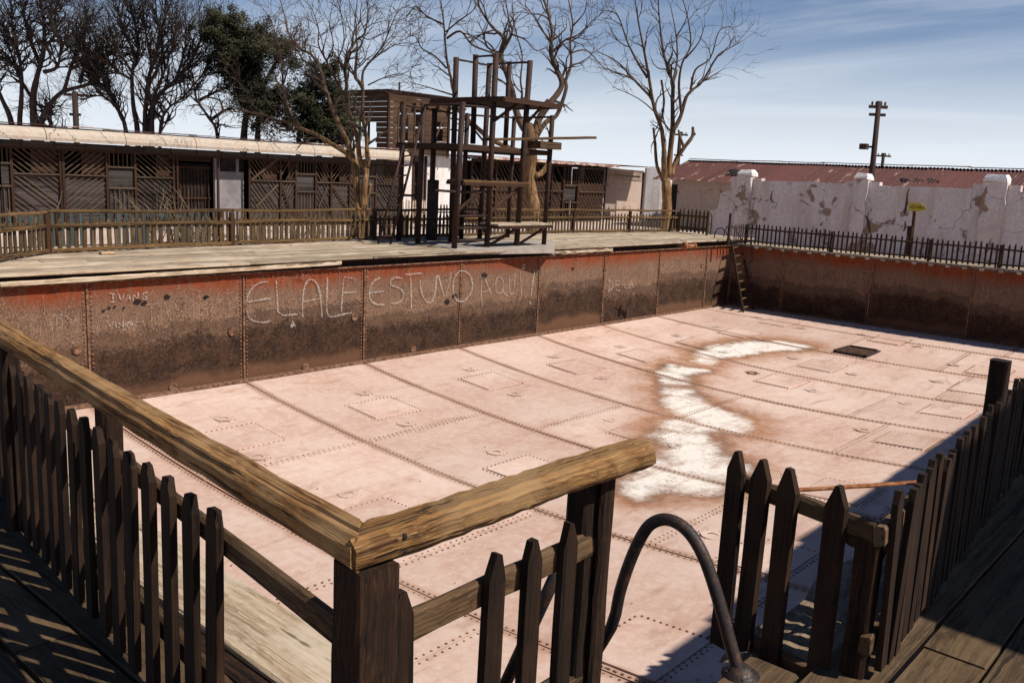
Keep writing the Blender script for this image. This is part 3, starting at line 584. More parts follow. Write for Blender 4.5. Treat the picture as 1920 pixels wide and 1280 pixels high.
# ------------------------------------------------------------------ fence round the near corner
ZR, ZP = .745, .55
def P3(u, v, z): return onz(u, v, z)
def near_left():
    c = P3(676, 1022, ZR); f = P3(-70, 583, ZR); T = thing('picket_fence', (c.x, c.y, ZD), 'dark picket fence with a thick worn handrail running from the corner post to the left', 'fence')
    d = (f-c).normalized(); side = Vector((d.y, -d.x, 0)); side = side if side.x > 0 else -side
    beam('handrail', c, f+d*3.2, .135, .105, 'wood_rail', T, seg=60, jit=.0035, bev=.028, wob=.006, mitre=-.92)
    ps = []
    for x, y in ((728, 680), (650, 632), (575, 573), (503, 525), (438, 485), (385, 445), (337, 405), (290, 372), (242, 340), (200, 312), (163, 280), (130, 257), (98, 233), (67, 213), (37, 187), (10, 160)): ps.append(P3(x/1.829, 580+y/1.829, ZP))
    a, b = ps[0], ps[-1]; dd = (b-a).normalized(); step = (b-a).length/(len(ps)-1)
    for k in range(1, 26): ps.append(b+dd*step*k)
    ang = math.atan2(dd.y, dd.x)
    for p in ps:
        m = Matrix.Translation((p.x, p.y, ZL+.02)) @ Matrix.Rotation(ang, 4, 'Z') @ Matrix.Rotation(R(-.02, .02), 4, 'Y')
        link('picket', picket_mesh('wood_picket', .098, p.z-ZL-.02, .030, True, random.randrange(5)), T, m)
    for z, w in ((.40, .09), (-.22, .10)):
        p0 = Vector((c.x, c.y, 0))+side*.0-dd*-.06; q0 = a+side*.05; q0.z = z; q1 = q0+dd*9; q0 = q0-dd*((a-c).length-.10)
        beam('stringer', q0, q1, .045, w, 'wood_stringer', T, seg=16, jit=.003)
    for u, v, h in ((195, 742, 1), (6, 640, 1)):
        q = P3(u, v, ZR-.06)+side*.02; beam('post', (q.x, q.y, ZL-.15), (q.x, q.y, ZR-.05), .10, .10, 'wood_post', T, up=(1, 0, 0), seg=5)
    beam('post', (c.x+.01, c.y-.015, ZL-.3), (c.x+.01, c.y-.015, ZR-.045), .145, .145, 'wood_post', T, up=dd, seg=10, jit=.004, bev=.01)
    return c, side, dd
CC, SIDE, DL = near_left()
def near_right():
    c = CC+Vector((.03, -.005, 0)); e = P3(1203, 848, ZR); T = thing('picket_fence', (e.x, e.y, ZD), 'short golden handrail and three pointed pickets right of the corner post', 'fence')
    d = (e-c).normalized(); c = Vector(CC)+d*.004; beam('handrail', c, e, .135, .105, 'wood_rail', T, seg=30, jit=.004, bev=.028, wob=.005, mitre=1.08)
    for o in (-.025, .02): b = MB(); q = c+d*.10+Vector((0, -.068, o)); b.dome(q, (0, -1, .2), .011); b.build('nail', 'black_paint', T)
    for u, v in ((757, 1105), (926, 1040), (1000, 1010), (1068, 980)):
        p = P3(u, v, ZP); m = Matrix.Translation((p.x, p.y, ZD+.03)) @ Matrix.Rotation(math.atan2(d.y, d.x), 4, 'Z') @ Matrix.Rotation(R(-.015, .015), 4, 'Y')
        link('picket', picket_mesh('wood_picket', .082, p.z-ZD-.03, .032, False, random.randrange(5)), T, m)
    y = P3(926, 1040, ZP).y+.045
    for z in (.40, -.2): beam('stringer', (CC.x+.07, y, z), (P3(1100, 1000, z).x-.03 if z > .2 else 2.75, y, z), .04, .105, 'wood_stringer', T, seg=8)
    q = P3(1112, 888, ZR-.06); beam('post', (q.x+.0, q.y+.03, ZL-.3), (q.x+.0, q.y+.03, ZR-.05), .10, .12, 'wood_post', T, up=(1, 0, 0), seg=8)
    beam('post_cleat', (q.x+.045, q.y-.04, ZL-.2), (q.x+.045, q.y-.04, ZR-.055), .085, .03, 'wood_post', T, up=(0, 1, 0), seg=8)
    return d
near_right()
def gate_panel():
    tops = [P3(u, v, ZP) for u, v in ((1385, 845), (1441, 856), (1501, 874), (1575, 910))]; a, b = tops[0], tops[-1]; d = (b-a).normalized(); ang = math.atan2(d.y, d.x)
    T = thing('gate', (a.x, a.y, ZD), 'open gate panel of four tall pointed pickets beside the curved ladder rail', 'gate')
    for p in tops:
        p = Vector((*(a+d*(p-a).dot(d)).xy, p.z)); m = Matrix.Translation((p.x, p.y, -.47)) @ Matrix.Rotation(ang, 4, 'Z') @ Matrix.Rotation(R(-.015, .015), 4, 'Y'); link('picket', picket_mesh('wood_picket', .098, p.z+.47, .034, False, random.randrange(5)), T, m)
    n = Vector((-d.y, d.x, 0)); n = n if n.x > 0 else -n
    for z, h in ((.385, .085), (-.40, .11)):
        p0, p1 = a+n*.045-d*.05, b+n*.045+d*.17; p0.z = p1.z = z; beam('stringer', p0, p1, .05, h, 'wood_stringer', T, seg=8, jit=.005)
    p0, p1 = a+n*.10+d*.25, b+n*.09+d*.16; p0.z = p1.z = .30; beam('stringer', b+n*.09+d*-.0+Vector((0, 0, .31-b.z)), p1, .05, .07, 'wood_stringer', T, seg=4, jit=.01)
    return b, d
GB, GD = gate_panel()
def right_fence():
    a, b = P3(1693, 930, ZP), P3(1891, 733, ZP); d = (b-a).normalized(); T = thing('picket_fence', (a.x, a.y, ZD), 'shaded picket fence receding along the right foreground deck to a square post', 'fence')
    L = 3.2; n = int(L/.118); e = a+d*L; pickets(T, e, e+Vector((9, 0, 0)), 76, ZD+.03, ZP-ZD-.03, .085, .028, 'wood_picket', 0, True, .035, jz=.035); pickets(T, a-d*.05, a+d*L, n, ZD+.03, ZP-ZD-.03, .085, .028, 'wood_picket', 0, True, .035, jz=.035)
    s = Vector((-d.y, d.x, 0))
    for z in (.385, -.12): p = a+s*.05; p.z = z; beam('stringer', p-d*.10, p+d*L, .05, .09, 'wood_stringer', T, seg=8); beam('stringer', p+d*(L+.01), p+d*L+Vector((9, 0, 0)), .05, .09, 'wood_stringer', T, seg=10)
    for k, (u, v) in enumerate(((1890, 682),)):
        q = P3(u, v, .80)+s*.0; t = (q-a).dot(d)
        for m in range(4):
            w = a+d*(t+.12)+Vector((m*2.7, 0, 0))+s*.03; beam('post', (w.x, w.y, ZD-.3), (w.x, w.y, .80), .11, .11, 'wood_post', T, up=(1, 0, 0), seg=5)
    w = a+s*.1-d*.02; beam('post', (w.x, w.y, ZD-.3), (w.x, w.y, .36), .10, .10, 'wood_post', T, up=(1, 0, 0), seg=5)
    beam('rusty_strap_bar', P3(1452, 921, .40), P3(1735, 903, .47), .035, .010, 'orange_rust', T, up=(0, 0, 1), seg=10, jit=.001, bev=.002)
    rod('brace_rod', [P3(1668, 1020, .30), P3(1607, 1122, -.38)], .010, 'dark_iron', T, 6)
right_fence()
def smooth3(P):
    Q = []
    for i in range(len(P)-1):
        p0, p1, p2, p3 = P[max(i-1, 0)], P[i], P[i+1], P[min(i+2, len(P)-1)]
        for j in range(3): t = j/3; Q.append(.5*((2*p1)+(p2-p0)*t+(2*p0-5*p1+4*p2-p3)*t*t+(3*p1-p0-3*p2+p3)*t**3))
    return Q+[P[-1]]
def near_ladder():
    T = thing('pool_ladder', (3.19, 1.5, ZD), 'curved black iron grab rails of the pool ladder in the gate gap', 'ladder'); xr = 3.42
    px = [(1388, 1268), (1372, 1215), (1353, 1145), (1335, 1085), (1318, 1040), (1297, 1004), (1272, 981), (1245, 973), (1219, 983), (1200, 1010), (1180, 1055), (1162, 1110), (1146, 1175)]
    P = [onx(u, v, xr) for u, v in px]; P = P+[Vector((xr, P[-1].y+.16, -.75)), Vector((xr, P[-1].y+.24, -1.6)), Vector((xr, P[-1].y+.28, ZF-.02))]
    lo, hi = onx(1037, 1088, xr-.55), onx(948, 1280, xr-.55); dq = (hi-lo).normalized()
    for dx in (0, -.55):
        Q = P if not dx else [lo-dq*.06, hi, hi+dq*.35, Vector((xr+dx, P[-1].y, ZF))]
        rod('grab_rail', smooth3(Q), .029, 'worn_iron_tube', T, 14)
        if dx: break
        b = MB(); f = Q[0]; b.tube([f+Vector((0, 0, -.03)), f+Vector((0, 0, .015)), f+Vector((0, 0, .03)), f+Vector((0, 0, .05))], [.085, .085, .05, .04], 14); b.build('flange', 'worn_iron_tube', T, True)
        for k in range(4): b = MB(); b.dome(f+Vector((.062*math.cos(k*1.57+.6), .062*math.sin(k*1.57+.6), .016)), (0, 0, 1), .014, .014); b.build('bolt', 'dark_iron', T)
    for k in range(6):
        z = -.55-.3*k; y = P[-3].y-.05+.05*k; rod('rung', [(xr-.52, y, z), (xr, y, z)], .016, 'worn_iron_tube', T, 8)
near_ladder()

# ------------------------------------------------------------------ far fences
def fence(name, label, pts, zb, rails, ph, pw, pt, step, pmat, rmat, off=.04, hand=None, post=.09, ptop=.0, group=None, blunt=False, posts=None, psh=.0):
    T = thing(name, (pts[0][0], pts[0][1], zb), label, 'fence', group)
    for i in range(len(pts)-1):
        a, b = Vector((*pts[i], 0)), Vector((*pts[i+1], 0)); L = (b-a).length; d = (b-a).normalized(); n = Vector((-d.y, d.x, 0))
        pickets(T, pts[i], pts[i+1], max(2, int(L/step)), zb+.02, ph, pw, pt, pmat, off, blunt, .03)
        for z, h in rails: beam('stringer', a+d*.03+Vector((0, 0, z)), b-d*.03+Vector((0, 0, z)), .05, h, rmat, T, seg=max(3, int(L/.8)), jit=.004, wob=.012)
        if hand: beam('handrail', a+Vector((0, 0, hand)), b+Vector((0, 0, hand)), .10, .055, rmat, T, seg=max(3, int(L/.7)), jit=.005, wob=.016)
    for i, p in enumerate(pts):
        if posts and i not in posts: continue
        beam('post', (p[0], p[1], zb-.3), (p[0], p[1], (hand-.03) if hand else zb+ph+ptop), post, post, 'wood_frame' if not rmat == 'wood_dark_picket' else rmat, T, up=(1, 0, 0), seg=3)
    return T
fp = [(x*S, y*S) for x, y in ((3.2, 12.75), (4.75, 14.2), (5.90, 15.24), (9.45, 15.60), (13.3, 15.95), (17.4, 16.15), (20.98, 16.15), (23.6, 15.95), (25.9, 15.6))]
fence('picket_fence', 'brown picket fence with handrail along the back of the far deck', fp, 0, ((.50, .065), (.06, .07)), .60, .075, .022, .155, 'wood_far_picket', 'wood_far_rail', hand=.745)
gp = [(x*S, y*S) for x, y in ((25.7, 15.5), (25.45, 14.3))]
T = thing('gate', (gp[0][0], gp[0][1], 0), 'pale picket gate standing ajar at the right end of the far deck', 'gate')
pickets(T, gp[0], gp[1], 7, .03, .82, .085, .025, 'wood_far_picket', 0, False, .02)
for z in (.2, .62): beam('stringer', (*gp[0], z), (*gp[1], z), .04, .07, 'wood_far_rail', T, seg=3)
beam('post', (gp[1][0], gp[1][1]-.06, -.2), (gp[1][0], gp[1][1]-.06, .84), .09, .09, 'wood_far_picket', T, up=(1, 0, 0), seg=3)
p = onz(1332, 441, 0); rod('hoop_rail', [p, p+Vector((0, 0, .62)), p+Vector((-.05, .02, .74)), p+Vector((-.18, .08, .76))], .018, 'rusted_pipe', T, 7)
bp = [onx(u, v, XB+.06).y for u, v in ((1398, 440), (1560, 440), (1745, 450), (1878, 460))]
fence('picket_fence', 'row of dark pointed pickets on top of the shaded right pool wall', [(XB+.06, y) for y in (bp[0], bp[1], bp[2], bp[3], 4.2, 2.6)], -.13, ((.385, .05), (-.03, .05)), .66, .052, .02, .142, 'wood_dark_picket', 'wood_dark_picket', off=-.04, post=.07, ptop=-.02)
q = onz(1368, 452, 0); T = thing('picket_fence', (q.x, q.y, 0), 'tall thin corner post with a short fence stub beside the far ladder', 'fence')
beam('post', (q.x, q.y+.05, -.1), over(1370, 400, q.x, q.y), .075, .075, 'wood_dark_picket', T, up=(1, 0, 0), seg=3)
q2 = Vector((XB+.06, bp[0], 0)); beam('stringer', Vector((q.x+.02, q.y+.04, .42)), Vector((q2.x-.04, q2.y+.05, .40)), .04, .05, 'wood_dark_picket', T, seg=3)
pickets(T, (q.x+.3, q.y), (q2.x, q2.y), 5, -.05, .56, .05, .02, 'wood_dark_picket', .05)
ty = 20.6
tx = lambda u: ony(u, 390, ty).x
fence('picket_fence', 'faded teal picket fence in front of the lattice building behind the far fence', [(tx(u), ty+k*.12) for k, u in enumerate((-60, 110, 270, 420))], ZG+.05, ((.22, .06), (-.28, .07)), 1.08, .085, .02, .20, 'wood_teal_picket', 'wood_far_rail', off=-.03, post=.1)
fence('picket_fence', 'bare brown picket fence between the dry garden and the pale tree', [(tx(u), ty+.3) for u in (424, 560, 700, 800)], ZG+.05, ((.25, .06), (-.28, .06)), 1.10, .055, .018, .135, 'wood_far_picket', 'wood_far_rail', off=-.03, post=.08)
cy = 27.3; cx = lambda u: ony(u, 390, cy).x
fence('picket_fence', 'low pale picket fence by the white doorway seen through the diving tower', [(cx(u), cy) for u in (748, 812)], ZG, ((-.25, .06), (.12, .06)), 1.16, .08, .02, .17, 'wood_deck', 'wood_deck', post=.08)
fence('picket_fence', 'low dark picket fence behind the legs of the diving tower', [(cx(u), cy+.1) for u in (815, 900)], ZG, ((-.25, .06), (.05, .06)), .98, .08, .02, .19, 'wood_dark_picket', 'wood_dark_picket', post=.08)

# ------------------------------------------------------------------ ladder in the far corner
def corner_ladder():
    T = thing('pool_ladder', (26.6, 13.4, ZF), 'dark iron ladder leaning in the far corner of the pool', 'ladder')
    t0, t1 = onz(1370, 450, .02), onz(1388, 448, .02); f0, f1 = onz(1394, 585, ZF), onz(1411, 580, ZF)
    t0, t1 = Vector((26.15, YA-.22, .03)), Vector((26.72, YA-.22, .03)); f0 = over(1394, 585, 26.35, 13.15); f1 = over(1411, 581, 27.0, 13.15); f0.z = f1.z = ZF
    t0 = ony(1371, 452, YA-.2); t1 = ony(1389, 447, YA-.2); f0, f1 = onz(1394, 585, ZF), onz(1411.5, 580, ZF)
    for a, b in ((t0, f0), (t1, f1)): beam('stile', a, b, .035, .075, 'dark_iron', T, up=(0, -1, 0), seg=4, jit=.002)
    for k in range(8):
        f = .10+.875*k/7.3; beam('tread', t0.lerp(f0, f), t1.lerp(f1, f), .11, .022, 'pale_concrete' if 0 else 'wood_far_rail', T, seg=2, jit=.002)
    for a in (t0, t1):
        o = a; L = [o+Vector(q) for q in ((0, 0, 0), (.0, .12, .16), (.0, .26, .33), (0, .40, .40), (0, .54, .36), (0, .62, .22), (0, .64, 0))]; rod('grab_rail', L, .018, 'worn_iron_tube', T, 8)
    h = [onx(u, v, XB-.10) for u, v in ((1398, 440), (1402, 430), (1407, 431), (1409, 445), (1410, 490), (1403, 494))]; rod('grab_hoop', h, .015, 'worn_iron_tube', T, 7)
corner_ladder()

# ------------------------------------------------------------------ diving tower
def tower():
    ox, oy, sc = 700, 90, 3.281
    def px(x, y): return ox+x/sc, oy+y/sc
    T = thing('diving_tower', (16, 16, 0), 'rusty pipe diving tower with platforms, ladder and springboard on the far deck', 'diving tower')
    q = [onz(u, v, .012) for u, v in ((800, 452), (1036, 450), (1040, 467), (852, 470))]; b = MB(); b.add([*q, *[p-Vector((0, 0, .1)) for p in q]], [(3, 2, 1, 0), (0, 1, 5, 4), (1, 2, 6, 5), (2, 3, 7, 6), (3, 0, 4, 7)]); b.build('base_slab', 'pale_concrete', T)
    rows = {'f': 13.55*S, 'm': 14.85*S, 'b': 15.55*S}
    PP = {}
    def post(k, top, bot, row, r=.062, ground=True):
        u, v = px(*bot); p = onz(u, v, 0.); y = rows[row]; p = ony(u, v, y)
        if ground: p.z = 0
        u2, v2 = px(*top); t = over(u2, v2, p.x, p.y); PP[k] = (p, t); rod('pipe_post', [p, t], r, 'rusted_pipe', T, 12); return p, t
    post(1, (188, 342), (155, 1180), 'b', .066); post(2, (308, 340), (273, 1205), 'm', .066); post(3, (378, 372), (350, 1175), 'b', .07)
    post(4, (510, 58), (478, 1190), 'm', .07); post(5, (550, 333), (497, 1240), 'f', .068); post(6, (580, 402), (540, 1170), 'b', .062)
    post(8, (715, 95), (653, 1172), 'b', .07); post(9, (755, 35), (698, 1228), 'f', .07); post(12, (965, 78), (880, 1222), 'f', .07)
    post(13, (1102, 415), (1048, 1215), 'f', .062); post(11, (868, 420), (826, 1150), 'b', .062); post(7, (630, 42), (612, 590), 'm', .07, False); post(10, (838, 85), (812, 600), 'b', .068, False)
    def at(k, y):                                   # point on post k at crop row y
        p, t = PP[k]; lo, hi = 0, 1
        for _ in range(30):
            m = (lo+hi)/2; c = p.lerp(t, m); d = c-CAM; v = 640-FPX*d.dot(UP)/d.dot(FW)
            if v > oy+y/sc: lo = m
            else: hi = m
        return p.lerp(t, lo)
    def rail(k1, y1, k2, y2, r=.026): rod('pipe_rail', [at(k1, y1), at(k2, y2)], r, 'rusted_pipe', T, 8)
    for a in ((1, 352, 3, 382), (3, 382, 4, 405), (2, 352, 5, 345), (4, 70, 8, 108), (7, 55, 9, 45), (8, 100, 12, 88), (9, 370, 5, 352), (6, 412, 11, 430), (11, 430, 13, 425), (10, 92, 12, 90)): rail(*a)
    rail(8, 585, 6, 450, .03)
    for y in (370, 437, 505):                                            # rungs between the tall posts
        p = at(4, y); rod('rung', [p+Vector((-.12, 0, 0)), p+Vector((.42, .02, 0))], .022, 'rusted_pipe', T, 7)
    for y in (1035, 1110, 1185): rail(5, y, 9, y-3, .03)
    p = at(5, 885); rod('stub_pipe', [p, p+Vector((-.62, .1, .02))], .03, 'rusted_pipe', T, 8); rail(5, 885, 8, 890, .03)
    rail(1, 905, 2, 910, .03); rail(2, 1090, 8, 1095, .025); rail(9, 1180, 11, 1150, .03)
    # platforms of planks
    def platform(corn, z, th, n, lab, mat='wood_frame'):
        a, b_, c, d = [Vector((x, y, z)) for x, y in corn]; G_ = MB(); G_.box((a.lerp(c, .5).x, a.lerp(c, .5).y, z-th-.03), (abs(c.x-a.x)-.06, abs(c.y-a.y)-.06, .03)); pf = G_.build('platform', 'rusted_pipe', T)
        for k in range(n):
            f0, f1 = (k+.03)/n, (k+.97)/n; p0 = a.lerp(d, (f0+f1)/2); p1 = b_.lerp(c, (f0+f1)/2); w = (d-a).length/n*.95
            beam('plank', p0-Vector((0, 0, th/2)), p1-Vector((0, 0, th/2)), w, th, mat, pf, seg=3, jit=.003, bev=.004)
        for p0, p1 in ((a, b_), (d, c), (a, d), (b_, c)): stick('edge_bearer', p0-Vector((0, 0, th+.035)), p1-Vector((0, 0, th+.035)), .05, .075, 'wood_frame', pf)
        return pf
    f, m, bk = rows['f'], rows['m'], rows['b']
    zt = at(9, 300).z; x0 = at(4, 290).x-.05; x1 = at(12, 300).x+.1
    platform(((x0, m-.25), (x1, m-.25), (x1, bk+.1), (x0, bk+.1)), zt, .05, 4, 'top')
    xe = ony(*px(1145, 300), f-.35).x
    platform(((at(9, 300).x-.08, f-.42), (xe, f-.42), (xe, m-.27), (at(9, 300).x-.08, m-.27)), zt, .05, 4, 'top')
    zm = at(5, 588).z
    platform(((at(1, 590).x-.1, f+.0), (at(13, 640).x+.05, f+.0), (at(13, 640).x+.05, m), (at(1, 590).x-.1, m)), zm, .05, 5, 'mid')
    platform(((at(1, 590).x-.1, m+.02), (at(11, 640).x+.05, m+.02), (at(11, 640).x+.05, bk+.08), (at(1, 590).x-.1, bk+.08)), zm, .05, 3, 'mid')
    pb = at(13, 600); beam('board_mount', (pb.x-.75, f-.12, zm+.12), (pb.x+.08, f-.12, zm+.12), .42, .18, 'wood_stringer', T, seg=3)
    s0 = Vector((at(9, 560).x+.2, f+.25, zm+.16)); s1 = ony(*px(1342, 552), f-.35); beam('springboard', s0, s1, .40, .065, 'wood_far_rail', T, seg=10, jit=.002)
    z3 = at(5, 805).z-.02; platform(((at(5, 800).x+.10, f-.12), (at(12, 830).x+.2, f-.12), (at(12, 830).x+.2, f+.45), (at(5, 800).x+.10, f+.45)), z3, .045, 3, 'low', 'wood_far_rail')
    z4 = at(9, 1075).z-.01; platform(((at(9, 1080).x, f-.35), (at(13, 1100).x-.12, f-.35), (at(13, 1100).x-.12, f+.28), (at(9, 1080).x, f+.28)), z4, .045, 3, 'step', 'wood_deck')
    for a, ya, b_, yb in ((9, 455, 12, 300), (12, 470, 12, 330), (5, 1010, 9, 830), (9, 1020, 12, 850), (12, 1215, 13, 1105), (9, 1225, 12, 1105)):
        p, q_ = at(a, ya), at(b_, yb)
        if a == 12 and b_ == 12: q_ = ony(*px(1075, 320), f-.2)
        beam('brace', p, q_, .045, .075, 'wood_frame', T, seg=3)
    # the steep access ladder on the left
    a0, a1 = ony(*px(30, 1180), m), ony(*px(105, 1200), m-.1); b0, b1 = ony(*px(185, 600), m), ony(*px(290, 480), m-.1); a0.z = a1.z = .02
    ld = rod('ladder_stile', [a0, b0], .03, 'rusted_pipe', T, 8); rod('ladder_stile', [a1, b1], .03, 'rusted_pipe', T, 8)
    for k in range(9): t_ = .08+.1*k; rod('ladder_rung', [a0.lerp(b0, t_), a1.lerp(b1, t_*.86)], .02, 'rusted_pipe', T, 7)
    # black tank hung behind post 3
    p = at(3, 960); b = MB(); b.tube([p+Vector((.02, -.02, -1.05)), p+Vector((.02, -.02, .62))], [.15, .15], 16); b.build('sleeve', 'dark_iron', T, True)
tower()

# ------------------------------------------------------------------ buildings
BY = 27*S
def bx(u, v=340): return ony(u, v, BY).x
def lattice(T, x0, x1, z0, z1, y, kind, step=.15, w=.035, t=.014, mat='wood_slat', slope=1.0):
    if kind == '|':
        n = max(2, int((x1-x0)/step))
        for i in range(n): x = x0+(i+.5)*(x1-x0)/n; stick('slat', (x, y, z0), (x, y, z1), t, w, mat, T, up=(1, 0, 0))
        return
    sg = slope if kind == '/' else -slope; sp = step*math.sqrt(1+slope*slope); c = -3*(x1-x0)-abs(z1-z0)*4
    lo = min(z0-sg*x0, z0-sg*x1); hi = max(z1-sg*x0, z1-sg*x1); k = lo+sp*.6
    while k < hi:                                            # line z = sg*x + k clipped to the panel
        xs = sorted([x0, x1, (z0-k)/sg, (z1-k)/sg])[1:3]
        zs = [sg*x+k for x in xs]
        if min(zs) > z0-.001 and max(zs) < z1+.001 and xs[1]-xs[0] > .06: stick('slat', (xs[0], y, zs[0]), (xs[1], y, zs[1]), t, w*R(.85, 1.15), mat, T, up=(0, 0, 1))
        k += sp*(1 if random.random() > .13 else 2)
def bathhouse():
    ze = .5*(ony(0, 262, BY).z+ony(640, 300, BY).z)+.06; xL, xR = bx(-90), bx(752); zm = ony(300, 333, BY).z; zb = ZG
    T = thing('bathhouse', ((xL+xR)/2, BY+2, ZG), 'long low bathhouse with lattice front, pale fascia and dark doorway', 'building')
    dep = 4.2
    bw = MB(); bw.box(((xL+xR)/2, BY+dep, (ze+zb)/2), (xR-xL, .2, ze-zb)); bw.build('rear_wall', 'shade_black', T)
    bw = MB(); bw.box((xL, BY+dep/2, (ze+zb)/2), (.2, dep-.2, ze-zb)); bw.box((xR-.1, BY+dep/2, (ze+zb)/2), (.2, dep-.2, ze-zb)); bw.build('end_walls', 'bright_plaster', T)
    # roof: pale rounded parapet band, tin rim
    nseg = 7
    for k in range(nseg):
        a, b_ = xL+(xR-xL)*k/nseg+.012, xL+(xR-xL)*(k+1)/nseg-.012; pr = [(-.55, .0), (-.57, .10), (-.53, .24), (-.42, .36), (-.20, .42), (.3, .44), (.3, .36), (-.4, .02)]; V = []
        for x in (a, (a+b_)/2, b_): jz = R(-.015, .015); V += [(x, BY+yy, ze+zz+.02+jz) for yy, zz in pr]
        n = len(pr); Fc = [(i*n+j, i*n+(j+1) % n, (i+1)*n+(j+1) % n, (i+1)*n+j) for i in range(2) for j in range(n)]+[tuple(range(n)), tuple(2*n+j for j in range(n))[::-1]]
        link('fascia', mesh('fascia', V, Fc, 'fascia_paint'), T)
    rf = MB(); rf.box(((xL+xR)/2, BY+dep/2+.1, ze+.42), (xR-xL, dep+.3, .06)); ro = rf.build('roof', 'red_tin_roof', T)
    x = xL
    while x < xR-.5:
        L = R(.9, 2.4); stick('roof_rim', (x, BY-.12, ze+.468+R(0, .02)), (min(x+L, xR), BY-.12, ze+.47+R(0, .03)), .5, .02, 'red_tin_roof' if random.random() < .6 else 'pale_tin', ro); x += L*.97
    # soffit panels and battens under the fascia
    zs = ze-.22; n = int((xR-xL)/.95)
    for k in range(n):
        a, b_ = xL+(xR-xL)*k/n, xL+(xR-xL)*(k+1)/n; stick('soffit_board', (a+.02, BY-.06, ze-.09), (b_-.02, BY-.06, ze-.09), .03, .17, 'wood_board', T); stick('batten', (a, BY-.09, ze-.18), (a, BY-.09, ze+.0), .03, .045, 'wood_frame', T, up=(1, 0, 0))
    stick('lintel', (xL, BY-.02, zs), (xR, BY-.02, zs), .08, .09, 'wood_frame', T)
    def P(u): return bx(u)
    for u in (22, 113, 119, 200, 253, 325, 332, 408, 467, 525, 554, 591, 620, 655, 669, 704): stick('post', (P(u), BY-.03, zb), (P(u), BY-.03, zs), .06, .075, 'wood_frame', T, up=(1, 0, 0))
    pan = [(-85, 0, 'w'), (2, 20, 'w'), (24, 111, '\\'), (121, 199, '/'), (202, 252, 'w'), (255, 323, '\\'), (469, 524, '\\', 1.25), (527, 553, '/', 1.5), (556, 590, 'w'), (593, 618, '\\', 1.5), (622, 654, '/', 1.2), (656, 668, '\\', 1.4), (671, 703, 'w'), (706, 750, '\\', 1.2)]
    for pn in pan:
        a, b_ = P(pn[0]), P(pn[1]); k = pn[2]
        if k == 'w':
            h = zs-.05; z2 = zm+.30; z3 = zm-.38
            lattice(T, a, b_, z2+.03, h, BY, '|', .14); lattice(T, a, b_, zb, z3-.03, BY, '|', .14)
            for z in (z2, z3): stick('sill', (a, BY-.03, z), (b_, BY-.03, z), .06, .05, 'wood_slat', T)
            stick('shutter', (a+.02, BY+.03, (z2+z3)/2), (b_-.02, BY+.03, (z2+z3)/2), .02, z2-z3-.05, 'wood_board', T)
            stick('panel_board', (a, BY+.06, (zb+z3)/2), (b_, BY+.06, (zb+z3)/2), .02, z3-zb, 'wood_board', T)
        else:
            s_ = pn[3] if len(pn) > 3 else .78
            lattice(T, a, b_, zm+.03, zs-.05, BY, k, .135, slope=s_); lattice(T, a, b_, zb+.55, zm-.03, BY, k, .135, slope=s_)
            stick('mid_rail', (a, BY-.035, zm), (b_, BY-.035, zm), .05, .05, 'wood_slat', T)
            stick('panel_board', (a, BY+.05, (zb+zm)/2), (b_, BY+.05, (zb+zm)/2), .02, zm-zb-.1, 'wood_board', T)
            stick('panel_board', (a+(b_-a)*R(.3, .6), BY+.09, (zs+zm)/2), (b_, BY+.09, (zs+zm)/2), .02, zs-zm-.1, 'wood_frame', T)
    for u0, v0, u1, v1 in ((472, 337, 522, 296), (480, 388, 520, 347), (530, 350, 545, 390), (598, 388, 614, 352), (625, 348, 652, 388)):
        stick('brace', ony(u0, v0, BY-.06), ony(u1, v1, BY-.06), .02, .075, 'wood_slat', T)
    # doorway with iron bars, plaster bay beside it
    a, b_ = P(334), P(404); stick('door_head', (a, BY+.3, zs-.12), (b_, BY+.3, zs-.12), .06, .14, 'wood_frame', T)
    dr = stick('door', ((a+b_)/2-.75, BY+.5, (zb+zm+.5)/2), ((a+b_)/2+.75, BY+.5, (zb+zm+.5)/2), .05, zm+.5-zb, 'shade_black', T)
    for k in range(11): stick('door_bar', ((a+b_)/2-.68+k*.136, BY+.44, zb), ((a+b_)/2-.68+k*.136, BY+.44, zm+.35), .025, .025, 'wood_frame', T, up=(1, 0, 0))
    for z in (zm+.38, zm-.7): stick('door_rail', ((a+b_)/2-.75, BY+.42, z), ((a+b_)/2+.75, BY+.42, z), .04, .06, 'wood_frame', T)
    bw = MB(); a, b_ = P(411), P(465); bw.box(((a+b_)/2, BY+.35, (zb+zs)/2), (b_-a, .12, zs-zb)); w = bw.build('plaster_bay', 'shade_grey_plaster', T)
    bw = MB(); bw.box((P(435), BY+.27, ony(435, 308, BY).z), (.62, .06, .55)); bw.build('window', 'shade_black', w); bw = MB(); bw.box((P(460), BY+.27, ony(460, 308, BY).z), (.16, .06, .6)); bw.build('window', 'shade_black', w)
bathhouse()
